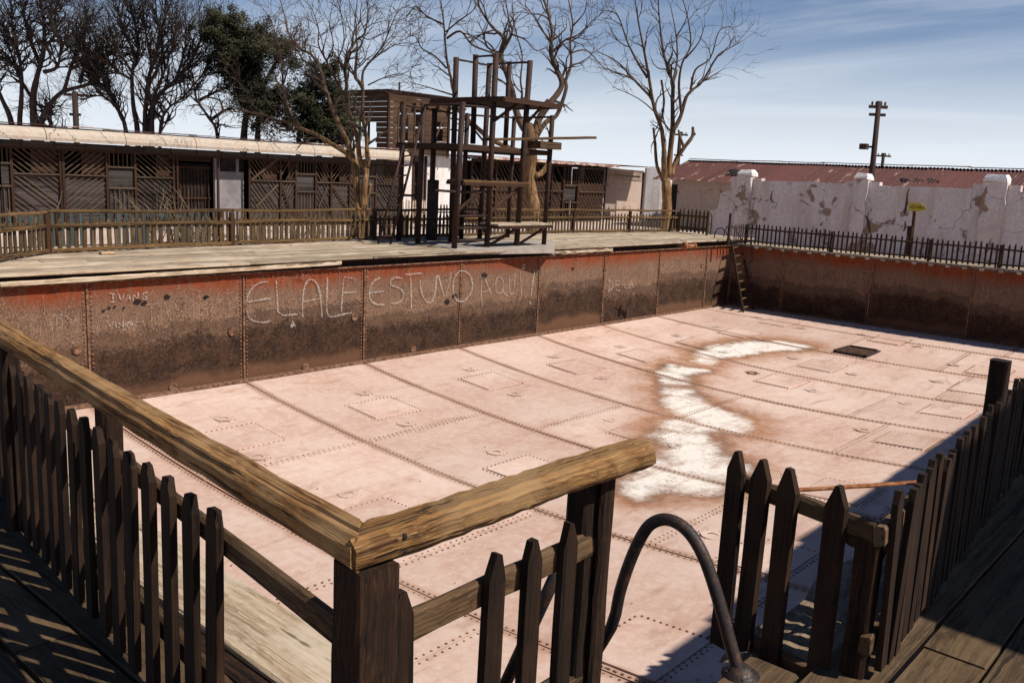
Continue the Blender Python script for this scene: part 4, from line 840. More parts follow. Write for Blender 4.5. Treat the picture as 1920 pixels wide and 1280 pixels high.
def passage():
    a, b_ = bx(757), bx(880); zt = ony(800, 293, BY).z; T = thing('white_wall', ((a+b_)/2, BY, ZG), 'white plastered wall with a dark doorway behind the diving tower', 'wall')
    dx0, dx1 = bx(774), bx(797); zd = ony(785, 305, BY).z
    for p, q in ((a, dx0), (dx1, bx(846))): w = MB(); w.box(((p+q)/2, BY+.2, (zt+ZG)/2), (q-p, .4, zt-ZG)); w.build('wall_bay', 'bright_plaster', T)
    w = MB(); w.box(((bx(846)+b_)/2, BY+.5, (zt+ZG)/2), (b_-bx(846), .3, zt-ZG)); w.build('wall_bay', 'shade_grey_plaster', T)
    w = MB(); w.box(((dx0+dx1)/2, BY+.45, (zt+ZG)/2), (dx1-dx0, .08, zt-ZG)); d = w.build('door', 'shade_black', T)
    for z in (zd, (zd+ZG)/2+.4): stick('door_rail', (dx0, BY+.38, z), (dx1, BY+.38, z), .05, .09, 'wood_frame', d)
    stick('door_post', (dx0, BY-.02, ZG), (dx0, BY-.02, zt), .08, .10, 'wood_frame', T, up=(1, 0, 0)); stick('door_post', (dx1, BY-.02, ZG), (dx1, BY-.02, zt), .08, .10, 'wood_frame', T, up=(1, 0, 0))
    x = a
    while x < b_: stick('eave_board', (x, BY-.15, zt+.05), (x+.7, BY-.15, zt+.05+R(0, .02)), .5, .05, 'wood_board', T); stick('eave_batten', (x, BY-.41, zt-.04), (x, BY-.41, zt+.09), .04, .06, 'wood_frame', T, up=(1, 0, 0)); x += .72
passage()
def pergola():
    a, b_ = bx(884), bx(1134); c = bx(1206); zt = ony(1040, 309, BY).z; zb = ZG; zm = ony(1040, 358, BY).z
    T = thing('lattice_pavilion', ((a+c)/2, BY+1.5, ZG), 'dark lattice pavilion with a ragged tin eave right of the diving tower', 'building')
    for u in (884, 930, 1035, 1057, 1084, 1136): stick('post', (bx(u), BY, zb), (bx(u), BY, zt), .08, .09, 'wood_frame', T, up=(1, 0, 0))
    stick('post', (c, BY, zb), (c, BY, zt-.12), .09, .10, 'wood_frame', T, up=(1, 0, 0)); stick('lintel', (a, BY, zt), (b_, BY, zt), .1, .16, 'wood_frame', T); stick('lintel', (b_, BY, zt+.0), (c, BY, zt-.12), .06, .08, 'wood_slat', T)
    for u0, u1, k in ((886, 928, '\\'), (932, 1033, '\\'), (1036, 1055, '\\'), (1059, 1082, 'w'), (1086, 1133, '\\')):
        p, q = bx(u0), bx(u1)
        if k == 'w':
            lattice(T, p, q, zm+.35, zt-.1, BY, '|', .17); lattice(T, p, q, zb, zm-.6, BY, '|', .17); stick('sill', (p, BY-.03, zm+.32), (q, BY-.03, zm+.32), .06, .06, 'wood_slat', T); stick('sill', (p, BY-.03, zm-.58), (q, BY-.03, zm-.58), .06, .06, 'wood_slat', T)
            stick('shutter', (p, BY+.1, zm-.1), (q, BY+.1, zm-.1), .03, .8, 'wood_board', T)
        else:
            lattice(T, p, q, zm+.03, zt-.1, BY, k, .21, slope=1.25); lattice(T, p, q, zb+.3, zm-.03, BY, k, .21, slope=1.25); stick('mid_rail', (p, BY-.04, zm), (q, BY-.04, zm), .06, .05, 'wood_slat', T)
            stick('panel_board', (p, BY+.08, (zb+zm)/2+.2), (q, BY+.08, (zb+zm)/2+.2), .02, zm-zb+.5, 'wood_frame', T)
    p, q = bx(1140), c-.08; z1 = ony(1170, 337, BY).z; lattice(T, p, q, z1, zt-.14, BY, '|', .12, .03); stick('sill', (p, BY, z1), (q, BY, z1-.05), .05, .05, 'wood_slat', T)
    stick('panel_board', (p, BY+.18, (zt+z1)/2-.05), (q, BY+.18, (zt+z1)/2-.1), .02, zt-z1-.5, 'wood_slat', T)
    w = MB(); w.box(((b_+c)/2+1., BY+1.6, (zb+z1)/2+.3), (c-b_+2.5, .3, z1-zb+.6)); w.build('rear_wall', 'mud_wall_plaster', T)
    w = MB(); w.box((bx(1165), BY+1.3, (zb+z1)/2), (.35, .25, z1-zb)); w.build('pilaster', 'shade_grey_plaster', T)
    x = a
    while x < b_+.3:
        L = R(.5, .8); stick('eave_sheet', (x, BY-.2, zt+.14+R(0, .05)), (x+L, BY-.2, zt+.14+R(-.02, .05)), .9, .025, 'pale_tin', T); stick('eave_strip', (x, BY-.68, zt+.11+R(-.02, .03)), (x+L*.97, BY-.68, zt+.11+R(-.02, .03)), .02, .11, 'pale_tin', T); stick('rafter_end', (x, BY-.55, zt+.08), (x, BY+.4, zt+.08), .06, .09, 'wood_frame', T); x += L*.95
    stick('roof_sheet', (a, BY+1.3, zt+.2), (c+1.2, BY+1.1, zt+.2), 2.6, .03, 'red_tin_roof', T); w = MB(); w.box(((a+b_)/2, BY+2.4, (zb+zt)/2), (b_-a, .1, zt-zb)); w.build('rear_wall', 'shade_black', T); stick('side_wall', (b_, BY+.1, (zb+zt)/2), (b_, BY+2.3, (zb+zt)/2), .06, zt-zb-.2, 'wood_board', T)
pergola()
def pillar():
    x0 = onx(1222, 390, 1).x; p = ony(1222, 380, BY-1.2); zt = over(1222, 312, p.x, p.y).z; T = thing('broken_wall', (p.x, p.y, ZG), 'broken white plaster wall stub with a rounded top beside the pale tree', 'wall')
    w = over(1204, 350, p.x, p.y), over(1232, 350, p.x, p.y); hw = (w[1]-w[0]).length/2; d = R0
    pts = [(-hw, ZG), (hw*1.0, ZG), (hw, zt-.25), (hw*.86, zt-.06), (hw*.5, zt), (-hw*.6, zt-.02), (-hw, zt-.1)]
    b = MB(); n = len(pts); V = [p+d*x+Vector((0, 0, z-p.z))-Vector((0, 0, 0)) for x, z in pts]; V = [Vector((v.x, v.y, z)) for v, (x, z) in zip(V, pts)]; bk = Vector((FW.x, FW.y, 0)).normalized()*.7
    b.add(V+[v+bk for v in V], [tuple(range(n))]+[tuple(range(n, 2*n))[::-1]]+[(k, n+k, n+(k+1) % n, (k+1) % n) for k in range(n)]); b.build('stub', 'bright_plaster', T)
    e = over(1255, 390, p.x, p.y); ew = (e-p).dot(d); pts = [(hw, ZG), (ew, ZG), (ew*.98, ZG+.5), (ew*.86, ZG+.95), (hw*1.25, ZG+1.25), (hw*1.7, ZG+1.55), (hw*1.1, zt-.9), (hw*1.02, zt-.3)]; n = len(pts); b = MB(); V = [Vector((p.x+d.x*x, p.y+d.y*x, z))+bk*.3 for x, z in pts]
    b.add(V+[v+bk*.6 for v in V], [tuple(range(n))]+[tuple(range(n, 2*n))[::-1]]+[(k, n+k, n+(k+1) % n, (k+1) % n) for k in range(n)]); b.build('broken_return', 'bright_plaster', T)
pillar()
XW = 30*S
def white_wall():
    T = thing('white_wall', (XW, 12, ZG), 'long cracked white plaster wall with capped pillars behind the right fence', 'wall')
    pr = [(1330, 395), (1345, 392), (1352, 362), (1372, 356), (1376, 345), (1386, 341), (1470, 339), (1560, 343), (1640, 349), (1700, 349), (1770, 352), (1840, 355), (1900, 359), (1990, 364), (2200, 376)]
    V = []; 
    for u, v in pr: q = onx(u, v, XW); V.append((q.y, q.z+R(-.02, .02)))
    fine = []
    for i in range(len(V)-1):
        for k in range(4): t = k/4; fine.append((V[i][0]*(1-t)+V[i+1][0]*t, V[i][1]*(1-t)+V[i+1][1]*t+(R(-.025, .025) if k else 0)))
    fine.append(V[-1]); n = len(fine); VV = [(XW, y, z) for y, z in fine]+[(XW, y, ZG-.1) for y, z in fine]+[(XW+.38, y, z-.01) for y, z in fine]+[(XW+.38, y, ZG-.1) for y, z in fine]
    Fc = []
    for i in range(n-1): Fc += [(i, i+1, n+i+1, n+i), (2*n+i, 3*n+i, 3*n+i+1, 2*n+i+1), (i, 2*n+i, 2*n+i+1, i+1)]
    Fc += [(0, n, 3*n, 2*n), (n-1, 3*n-1, 4*n-1, 2*n-1)]; link('wall_bay', mesh('wall_bay', VV, Fc, 'peeling_plaster'), T)
    q0 = onx(1420, 400, XW)
    for u0, u1, vt, sh in ((1383, 1409, 323, 338), (1602, 1628, 330, 336), (1845, 1890, 335, 342)):
        a, b_ = onx(u0, vt+6, XW-.16), onx(u1, vt+6, XW-.16); zt = a.z; c = MB(); V = []; nz = 12
        for i in range(nz+1):
            z = ZG+(zt-ZG)*i/nz
            for sx, sy in ((-1, -1), (-.0, -1), (1, -1), (1, 1), (0, 1), (-1, 1), (-1.03, 0)): V.append((XW+.06+sx*.22+R(-.02, .02), (a.y+b_.y)/2+sy*abs(a.y-b_.y)/2+R(-.03, .03), z))
        c.add(V, [(i*7+k, i*7+(k+1) % 7, (i+1)*7+(k+1) % 7, (i+1)*7+k) for i in range(nz) for k in range(7)]+[tuple(nz*7+k for k in range(7))]); pl = c.build('pillar', 'peeling_plaster', T)
        cap = MB(); y = (a.y+b_.y)/2; w = abs(a.y-b_.y)/2; V = []
        for s_, z in ((1.05, 0), (1.05, .10), (.75, .24)):
            V += [(XW+.06+e1*.25*s_+R(-.03, .03), y+e2*w*s_+R(-.04, .04), zt+z+R(-.03, .03)) for e1, e2 in ((-1, -1), (1, -1), (1, 1), (-1, 1))]
        cap.add(V, [(4*i+k, 4*i+(k+1) % 4, 4*i+4+(k+1) % 4, 4*i+4+k) for i in range(2) for k in range(4)]+[(8, 9, 10, 11), (3, 2, 1, 0)]); cap.build('cap', 'bright_plaster', pl)  # whiter plaster on the caps puts the sunlight into their colour
        for s_ in (-1, 1): c = MB(); c.box((XW+.16, y+s_*(w+.18), zt-.28), (.3, .36, .42)); c.build('shoulder', 'peeling_plaster', T)
    def crack(pts, w):
        b = MB(); P_ = [onx(u, v, XW-.006) for u, v in pts]; V = []; Fc = []
        for i, p in enumerate(P_): ww = w*R(.5, 1.3)*(.35 if i in (0, len(P_)-1) else 1); V += [p+Vector((0, ww, R(-.02, .02))), p-Vector((0, ww, R(-.02, .02))), p+Vector((.03, ww, 0)), p+Vector((.03, -ww, 0))]
        for i in range(len(P_)-1): k = 4*i; Fc += [(k, k+1, k+5, k+4), (k+2, k, k+4, k+6), (k+1, k+3, k+7, k+5)]
        b.add(V, Fc); b.build('crack', 'crack_mud', T)
    crack([(1622, 375), (1620, 392), (1621, 402), (1627, 412), (1629, 425), (1631, 437)], .05); crack([(1705, 352), (1701, 365), (1700, 380), (1697, 395), (1694, 405)], .04)
    crack([(1448, 358), (1445, 370), (1447, 380)], .03); crack([(1640, 417), (1660, 419), (1680, 421), (1697, 424)], .018); crack([(1697, 415), (1698, 425), (1694, 433)], .06); crack([(1760, 425), (1770, 429), (1785, 426)], .015); crack([(1895, 438), (1915, 434), (1940, 430)], .03)
    crack([(1500, 375), (1512, 382), (1519, 386)], .02)
white_wall()
def red_building():
    XE = 37*S; ye0 = onx(1236, 330, XE).y; ye1 = -6.; ze = onx(1450, 342, XE).z-.12; T = thing('red_roofed_building', (XE+3, 12, ZG), 'long mud-plastered building under a rusty red corrugated tin roof', 'building')
    XR = XE+3.4; zr = onx(1500, 307, XR).z
    w = MB(); w.box((XE+.5, (ye0+ye1)/2-.3, (ze+ZG)/2), (.3, ye0-ye1-.6, ze-ZG+.2)); wl_ = w.build('front_wall', 'mud_wall_plaster', T)
    w = MB(); w.box((XE+3.4, ye0-.6, (ze+ZG)/2), (5.5, .3, ze-ZG+.2)); w.build('end_wall', 'mud_wall_plaster', T)
    d0, d1 = onx(1268, 370, XE+.3).y, onx(1257, 370, XE+.3).y; w = MB(); w.box((XE+.36, (d0+d1)/2, (ZG+onx(1262, 346, XE+.3).z)/2), (.06, abs(d0-d1), onx(1262, 346, XE+.3).z-ZG)); w.build('door', 'shade_black', T)
    y = ye0+.3; k = 0; rf = MB(); rf.box(((XE+XR)/2+.15, (ye0+ye1)/2, (ze+zr)/2-.16), (.2, ye0-ye1, .12)); ro = rf.build('roof', 'shade_black', T)
    def sheet(ya, yb, p0, p1, mat, nm='roof_sheet'):
        V = []; Fc = []; n = 28
        for i in range(n+1):
            t = i/n; yy = ya+(yb-ya)*t; h = .028*math.sin(t*math.pi*2*7)
            for q in (p0, ((p0[0]+p1[0])/2, (p0[1]+p1[1])/2+R(-.006, .006)), p1): V.append((q[0], yy, q[1]+h))
        Fc = [(i*3+j, (i+1)*3+j, (i+1)*3+j+1, i*3+j+1) for i in range(n) for j in range(2)]; link(nm, mesh('roof_sheet', V, Fc, mat), ro)
    while y > ye1:
        dz = R(-.03, .03); sheet(y+.06, y-1.02, (XE-.15+R(-.12, .05), ze+dz), (XR+.05, zr+dz*.5), 'red_tin_roof'); sheet(y+.06, y-1.02, (XR-.05, zr), (XR+3.6, ze-.1), 'red_tin_roof'); y -= .98; k += 1
    y = ye0+.2
    while y > ye1: L = R(1.8, 3.); stick('ridge_cap', (XR, y, zr+.07+R(-.02, .03)), (XR, max(y-L, ye1), zr+.07+R(-.02, .03)), .42, .03, 'pale_tin', ro); y -= L*.98
    for u, v, a in ((1365, 330, .5), (1740, 345, .3), (1715, 340, .25), (1690, 333, .25)):                       # torn places in the sheets
        q = onx(u, v, XE+1.2); f = (q.x-XE)/(XR-XE); z = ze+(zr-ze)*f+.07; b = MB(); pts = [(-.5*a, -.9*a), (.4*a, -1.6*a), (1.6*a, .2*a), (1.2*a, .7*a), (.3*a, -.2*a), (-.4*a, .3*a)]
        b.add([(q.x+x, q.y+y_, z+x*(zr-ze)/(XR-XE)) for x, y_ in pts], [tuple(range(len(pts)))]); b.build('torn_hole', 'shade_black', ro)
red_building()
def shack():
    Y0 = 33*S; c = ony(727, 250, Y0); zt = over(727, 172, c.x, c.y).z; x1 = ony(842, 190, Y0).x; ze = over(842, 190, x1, Y0).z; zb = ZG; yb = Y0+4.5
    T = thing('water_tank_shed', (c.x, Y0, ZG), 'tall weathered board shed with a flat roof rising behind the bathhouse', 'building')
    zt = (zt+ze)/2+.1
    n = 24; h = (zt-zb)/n; holes = [(ony(752, 0, Y0).x, ony(771, 0, Y0).x, ony(760, 268, Y0).z, ony(760, 205, Y0).z), (ony(783, 0, Y0).x, ony(800, 0, Y0).x, ony(790, 268, Y0).z, ony(790, 208, Y0).z), (ony(820, 0, Y0).x, ony(838, 0, Y0).x, ony(828, 268, Y0).z, ony(828, 226, Y0).z)]
    for k in range(n):
        z = zb+h*(k+.5); xs = [(c.x, x1)]
        for a, b_, z0, z1 in holes:
            if z0 < z < z1: xs = [s for p, q in xs for s in ([(p, a), (b_, q)] if p < a and b_ < q else [(p, q)])]
        for p, q in xs:
            if q-p > .05: stick('board', (p, Y0, z), (q, Y0+R(-.01, .01), z), .03, h*.94, 'wood_shack', T)
        if zb+2 < z < zt-1.6:
            stick('board', (c.x, Y0+.05, z), (c.x, Y0+.9+R(-.05, .05), z), .03, h*.94, 'wood_shack', T); stick('board', (c.x, yb-1.2, z), (c.x, yb, z), .03, h*.94, 'wood_shack', T)
        else: stick('board', (c.x, Y0+.05, z), (c.x, yb, z), .03, h*.94, 'wood_shack', T)
    for x, y in ((c.x, Y0), (x1, Y0), (c.x, yb), (x1, yb)): stick('corner_post', (x, y-.03, zb), (x, y-.03, zt), .12, .12, 'wood_frame', T, up=(1, 0, 0))
    for k in range(8): stick('board', (x1, Y0, zb+(k+.5)*(zt-zb)/8), (x1, yb, zb+(k+.5)*(zt-zb)/8), .03, (zt-zb)/8*.9, 'wood_shack', T)
    stick('roof', ((c.x+x1)/2, Y0-.15, zt+.04), ((c.x+x1)/2, yb+.15, zt+.04), x1-c.x+.3, .06, 'wood_frame', T)
    for k in range(5): x = c.x+.9+k*.85; stick('beam_end', (x, Y0-.28, zt-.55), (x, Y0+.3, zt-.55), .18, .14, 'wood_shack', T)
    for a, b_, z0, z1 in holes: stick('brace', (a+.05, Y0-.03, z0), (b_-.05, Y0-.03, z1), .02, .10, 'wood_shack', T); stick('stud', (a, Y0-.02, z0), (a, Y0-.02, z1), .06, .08, 'wood_slat', T, up=(1, 0, 0))
    for k in range(3): stick('stud', (c.x-.02, Y0+1.5+k*.75, ony(700, 268, Y0).z), (c.x-.02, Y0+1.5+k*.75, ony(700, 225, Y0).z), .06, .12, 'wood_shack', T, up=(1, 0, 0))
    q = ony(749, 178, Y0+2); rod('mast', [q-Vector((0, 0, 1.0)), over(749, 154, q.x, q.y)], .06, 'dark_iron', T, 6)
shack()

# ------------------------------------------------------------------ poles, sign
def pole(u0, v0, u1, v1, x, arm, r, label, gr='utility poles', box=False, arm2=None, extra=None):
    p = onx(u0, v0, x); t = over(u1, v1, p.x, p.y); b0 = Vector((p.x+(p.x-t.x)*.0, p.y, ZG)); T = thing('utility_pole', b0, label, 'pole', gr)
    rod('shaft', [b0, t], [r*1.15, r*.85], 'wood_pole', T, 9); d = Vector((R0.x, R0.y, 0)); c = t-Vector((0, 0, .22))
    stick('crossarm', c-d*arm+Vector((0, 0, 0)), c+d*arm, .11, .12, 'wood_pole', T)
    for s_ in (-.7, -.25, .3, .72): q = c+d*arm*s_; b = MB(); b.tube([q+Vector((0, 0, .05)), q+Vector((0, 0, .12)), q+Vector((0, 0, .2))], [.02, .045, .03], 7); b.build('insulator', 'dark_iron', T)
    if box: q = t.lerp(b0, .30); b = MB(); b.box(q-d*.42, (.28, .28, .22)); b.tube([q, q-d*.3], .04, 6); b.build('lamp_box', 'dark_iron', T); b = MB(); b.tube([c-d*.32-Vector((0, 0, .3)), c+d*.32-Vector((0, 0, .3))], .06, 6); b.build('clamp', 'dark_iron', T)
    if arm2: q = t.lerp(b0, arm2); stick('lower_arm', q-d*arm*.6, q+d*arm*.6, .09, .1, 'wood_pole', T)
pole(1638, 325, 1648, 190, 33.5*S, .36, .115, 'thick dark utility pole with a lamp box rising behind the white wall', box=True)
pole(1654, 312, 1657, 287, 62*S, .55, .13, 'small distant utility pole just right of the thick dark pole')
pole(1271, 300, 1276, 247, 52*S, .55, .15, 'far utility pole half hidden by the pale bare tree', arm2=.28)
def left_pole():
    p = ony(143, 236, 40*S); t = over(140, 172, p.x, p.y); T = thing('utility_pole', (p.x, p.y, ZG), 'dark utility pole with a wide crossarm among the left trees', 'pole', 'utility poles')
    rod('shaft', [Vector((p.x, p.y, ZG)), t], .14, 'wood_pole', T, 8); d = Vector((R0.x, R0.y, 0)); c = t-Vector((0, 0, .15)); stick('crossarm', c-d*.5, c+d*.65, .1, .12, 'wood_pole', T); c = over(141, 215, p.x, p.y); stick('lower_arm', c-d*.25, c+d*.25, .1, .12, 'wood_pole', T)
left_pole()
def sign():
    x = 27.2*S; p = onx(1709, 470, x); T = thing('danger_sign', (p.x, p.y, ZG), 'small yellow arrow board reading PELIGRO on a dark post', 'sign')
    t = over(1715, 392, p.x, p.y); beam('post', Vector((p.x, p.y, ZG)), t, .06, .09, 'wood_frame', T, up=(0, 1, 0), seg=3)
    lo = over(1707, 424, p.x-.06, p.y); beam('base_post', Vector((p.x-.05, p.y+.04, ZG)), lo, .12, .16, 'wood_frame', T, up=(0, 1, 0), seg=3)
    pts = [(1704, 380), (1726, 381), (1738, 391), (1727, 396.5), (1703, 395)]; V = [onx(u, v, x-.10) for u, v in pts]; n = 5; b = MB(); b.add(V+[v+Vector((.025, 0, 0)) for v in V], [tuple(range(n))[::-1], tuple(range(n, 2*n))]+[(k, (k+1) % n, n+(k+1) % n, n+k) for k in range(n)]); bd = b.build('board', 'yellow_sign', T)
    cu = bpy.data.curves.new('sign_text', 'FONT'); cu.body = 'PELIGRO'; cu.size = 1; cu.align_x = 'CENTER'; cu.align_y = 'CENTER'; cu.extrude = .01
    o = bpy.data.objects.new('tmp', cu); COL.objects.link(o); dg = bpy.context.evaluated_depsgraph_get(); dg.update(); me = bpy.data.meshes.new_from_object(o.evaluated_get(dg)); bpy.data.objects.remove(o)
    wd = max(v.co.x for v in me.vertices)-min(v.co.x for v in me.vertices); a, e = onx(1706, 388.5, x-.105), onx(1733, 389.5, x-.105); xa = (e-a).normalized(); s_ = (e-a).length/wd
    za = Vector((-1, 0, 0)); ya = za.cross(xa).normalized(); m = Matrix((xa*s_, ya*s_*1.15, za*s_)).transposed().to_4x4(); m.translation = a.lerp(e, .5); me.transform(m); me.materials.clear(); me.materials.append(MAT['black_paint']); link('lettering', me, bd)
sign()
def stand_roof():                                     # grandstand canopy behind the camera: its shade lies on the right deck and pool edge
    z = 4.3; k = z-ZD; yE = 1.82-.80*k; xE = 4.6+.30*k; T = thing('grandstand_canopy', (xE+8, yE-2.5, ZD), 'plank canopy of the spectator stand above the near deck, outside the picture', 'canopy')
    for i in range(18): stick('roof_board', (xE+.9*i+.45, yE+(.08*min(i, 7)+.02*max(0, i-7)), z), (xE+.9*i+.45, yE-5.5, z+.5), .9, .03, 'wood_board', T)
    for i in range(4): stick('post', (xE+.3+i*5.0, yE-.6, ZD), (xE+.3+i*5.0, yE-.6, z-.02), .14, .14, 'wood_post', T, up=(1, 0, 0)); stick('post', (xE+.3+i*5.0, yE-5.0, ZG), (xE+.3+i*5.0, yE-5.0, z+.4), .14, .14, 'wood_post', T, up=(1, 0, 0))
stand_roof()

# ------------------------------------------------------------------ trees
def smooth_path(P, k=3):
    Q = []
    for i in range(len(P)-1):
        p0, p1, p2, p3 = P[max(i-1, 0)], P[i], P[i+1], P[min(i+2, len(P)-1)]
        for j in range(k):
            t = j/k; Q.append(.5*((2*p1)+(p2-p0)*t+(2*p0-5*p1+4*p2-p3)*t*t+(3*p1-p0-3*p2+p3)*t**3))
    return Q+[P[-1]]
class Tree:
    def __init__(s, seed, base_px, depth, wig=.25):
        s.r = random.Random(seed); s.big = MB(); s.small = MB(); s.pts = []; s.seeds = []; s.tips = []; s.dep = depth; s.wig = wig; s.cnt = 0
        f = Vector((FW.x, FW.y, 0)).normalized(); s.f = f; u, v = base_px; d = ray(u, v); s.base = CAM+d*(depth/d.dot(f))
    def pt(s, u, v, off): d = ray(u, v); return CAM+d*((s.dep+off)/d.dot(s.f))
    def limb(s, px, r0, r1, spread=1.2, root=False, grow=True, stub=False):
        off = 0.
        if s.pts and not root: off = min(s.pts, key=lambda q: (q[0]-px[0][0])**2+(q[1]-px[0][1])**2)[2]
        tgt = off+s.r.uniform(-1, 1)*spread; P = []; n = len(px); k = s.dep/FPX
        for i, (u, v) in enumerate(px):
            t = i/(n-1); o = off+(tgt-off)*t+(s.r.uniform(-.12, .12) if i else 0); P.append(s.pt(u, v, o)); s.pts.append((u, v, o))
        if root: P.insert(0, Vector((P[0].x+s.r.uniform(-.05, .05), P[0].y, ZG-.1)))
        Q = smooth_path(P, 4); m = len(Q); rr = [(r0+(r1-r0)*(i/(m-1))**.8)*k*s.r.uniform(.93, 1.07) for i in range(m)]
        if root: rr[0] *= 1.35; rr[1] *= 1.15
        s.big.tube(Q, rr, 10 if r0 > 4 else 6)
        if grow:
            for i in range(m):
                if i/m > (.5 if root and r0 > 5 else .22): s.seeds.append((Q[i], (Q[min(i+1, m-1)]-Q[max(i-1, 0)]).normalized(), rr[i], i/m))
            if not stub: s.seeds.append((Q[-1], (Q[-1]-Q[-2]).normalized(), rr[-1], 1.))
    def branch(s, p, d, L, r, lev, droop, up):
        n = max(3, int(L/.16)); n = min(n, 9); P = [p]; q = Vector(d)
        for i in range(n):
            q = (q+Vector((s.r.gauss(0, 1), s.r.gauss(0, 1), s.r.gauss(0, 1)))*s.wig+Vector((0, 0, up-droop*(i/n)*lev))).normalized(); P.append(P[-1]+q*(L/n))
        rr = [max(r*(1-.75*i/n), .0045) for i in range(n+1)]; s.small.tube(P, rr, 5 if r > .02 else 3, False); s.tips.append((P[-1], lev)); s.tips.append((P[n//2], lev)); s.cnt += 1
        return P, rr
    def twigs(s, dens, L0, levels=3, ang=.9, droop=.0, up=.10, kids=(3, 3, 2)):
        for p, d, r, t in s.seeds:
            c = dens*(.6+.8*t); c = int(c)+(s.r.random() < c-int(c))
            for _ in range(c):
                s.rec(p, d, L0*s.r.uniform(.5, 1.25), min(r*.75, .05), 1, levels, ang, droop, up, kids)
    def rec(s, p, d, L, r, lev, levels, ang, droop, up, kids):
        v = Vector((s.r.gauss(0, 1), s.r.gauss(0, 1), s.r.gauss(0, 1))); v = (v-d*v.dot(d)).normalized(); dd = (d+v*ang*s.r.uniform(.5, 1.2)).normalized()
        P, rr = s.branch(p, dd, L, max(r, .007), lev, droop, up)
        if lev < levels:
            for _ in range(kids[lev-1]):
                i = s.r.randint(1, len(P)-1); s.rec(P[i], (P[i]-P[i-1]).normalized(), L*s.r.uniform(.4, .75), rr[i]*.8, lev+1, levels, ang, droop, up, kids)
    def finish(s, name, label, mb, ms, leaf=None, group='bare trees round the pool'):
        T = thing(name, (s.base.x, s.base.y, ZG), label, 'tree', group); s.big.build('trunk', mb, T, True); s.small.build('branches', ms, T)
        if leaf is not None: leaf.build('crown', 'dark_leaves', T)
        return T
def leaf_cloud(tree, blobs, n, size, off=1.0):
    b = MB(); r = tree.r; k = tree.dep/FPX; tot = sum(q[2]**2 for q in blobs)
    for u, v, rad in blobs:
        c = tree.pt(u, v, r.uniform(-off, off)); R_ = rad*k; m = int(n*rad*rad/tot)
        subs = []
        for _ in range(max(6, m//70)):
            w = Vector((r.gauss(0, 1), r.gauss(0, 1), r.gauss(0, 1))).normalized(); subs.append((c+w*R_*r.uniform(.25, 1.12)*Vector((1, 1, 1)).length/1.732, R_*r.uniform(.12, .34)))
        for _ in range(m):
            c2, r2 = r.choice(subs); p = c2+Vector((r.gauss(0, .6), r.gauss(0, .6), r.gauss(0, .6)))*r2
            a = Vector((r.gauss(0, 1), r.gauss(0, 1), r.gauss(0, 1)-.5)).normalized()*size*r.uniform(.6, 1.6); q = a.orthogonal().normalized()*size*.28; b.add([p-q*.3, p+a*.5-q, p+a, p+a*.5+q], [(0, 1, 2, 3)])
    return b

t5 = Tree(5, (680, 395), 27.5)
t5.limb([(672, 396), (669, 350), (665, 300)], 8, 6.5, .1, root=True); t5.limb([(679, 396), (684, 344), (687, 319), (675, 300), (670, 259), (656, 216), (645, 184), (650, 162), (647, 125), (653, 100), (669, 75), (684, 62), (690, 20), (685, -10)], 7, .9, 1.2, root=True)
t5.limb([(665, 302), (650, 287), (625, 272), (594, 253), (562, 240), (547, 231), (522, 226), (490, 214), (455, 208), (425, 200)], 6, .8)
t5.limb([(558, 236), (544, 212), (531, 169), (530, 147), (528, 119), (525, 94), (515, 60), (505, 30)], 3, .7); t5.limb([(661, 292), (653, 269), (634, 231), (616, 184), (606, 153), (600, 131), (584, 103), (562, 91), (541, 62), (534, 31), (525, 0)], 5.5, .7)
t5.limb([(688, 312), (690, 300), (688, 281), (687, 259), (680, 216), (680, 162), (666, 147), (666, 125), (670, 87), (665, 50), (670, 0)], 5.5, .7); t5.limb([(644, 180), (625, 140), (612, 115), (597, 84), (597, 53), (584, 15)], 3, .6); t5.limb([(680, 164), (681, 134), (700, 109), (719, 84), (734, 47), (747, 18)], 2.8, .6)
t5.limb([(688, 120), (715, 100), (740, 85), (765, 80)], 1.6, .5); t5.limb([(600, 133), (575, 118), (550, 108), (530, 108)], 1.8, .5); t5.limb([(640, 170), (632, 120), (645, 80), (640, 30), (630, -8)], 2., .5); t5.limb([(612, 115), (625, 85), (618, 45), (625, 0)], 1.8, .5); t5.limb([(690, 160), (715, 148), (740, 140), (760, 137)], 1.4, .4)
t5.limb([(531, 170), (518, 150), (514, 140)], 2, .6); t5.limb([(683, 388), (690, 365), (695, 345)], 4, 3.4, .2, grow=False)
t5.twigs(.48, 1.15, 3, .85, .02, .08); t5.finish('bare_tree', 'leafless pale tree leaning over the bathhouse eave with a long left limb', 'bark_weathered', 'twig_grey')

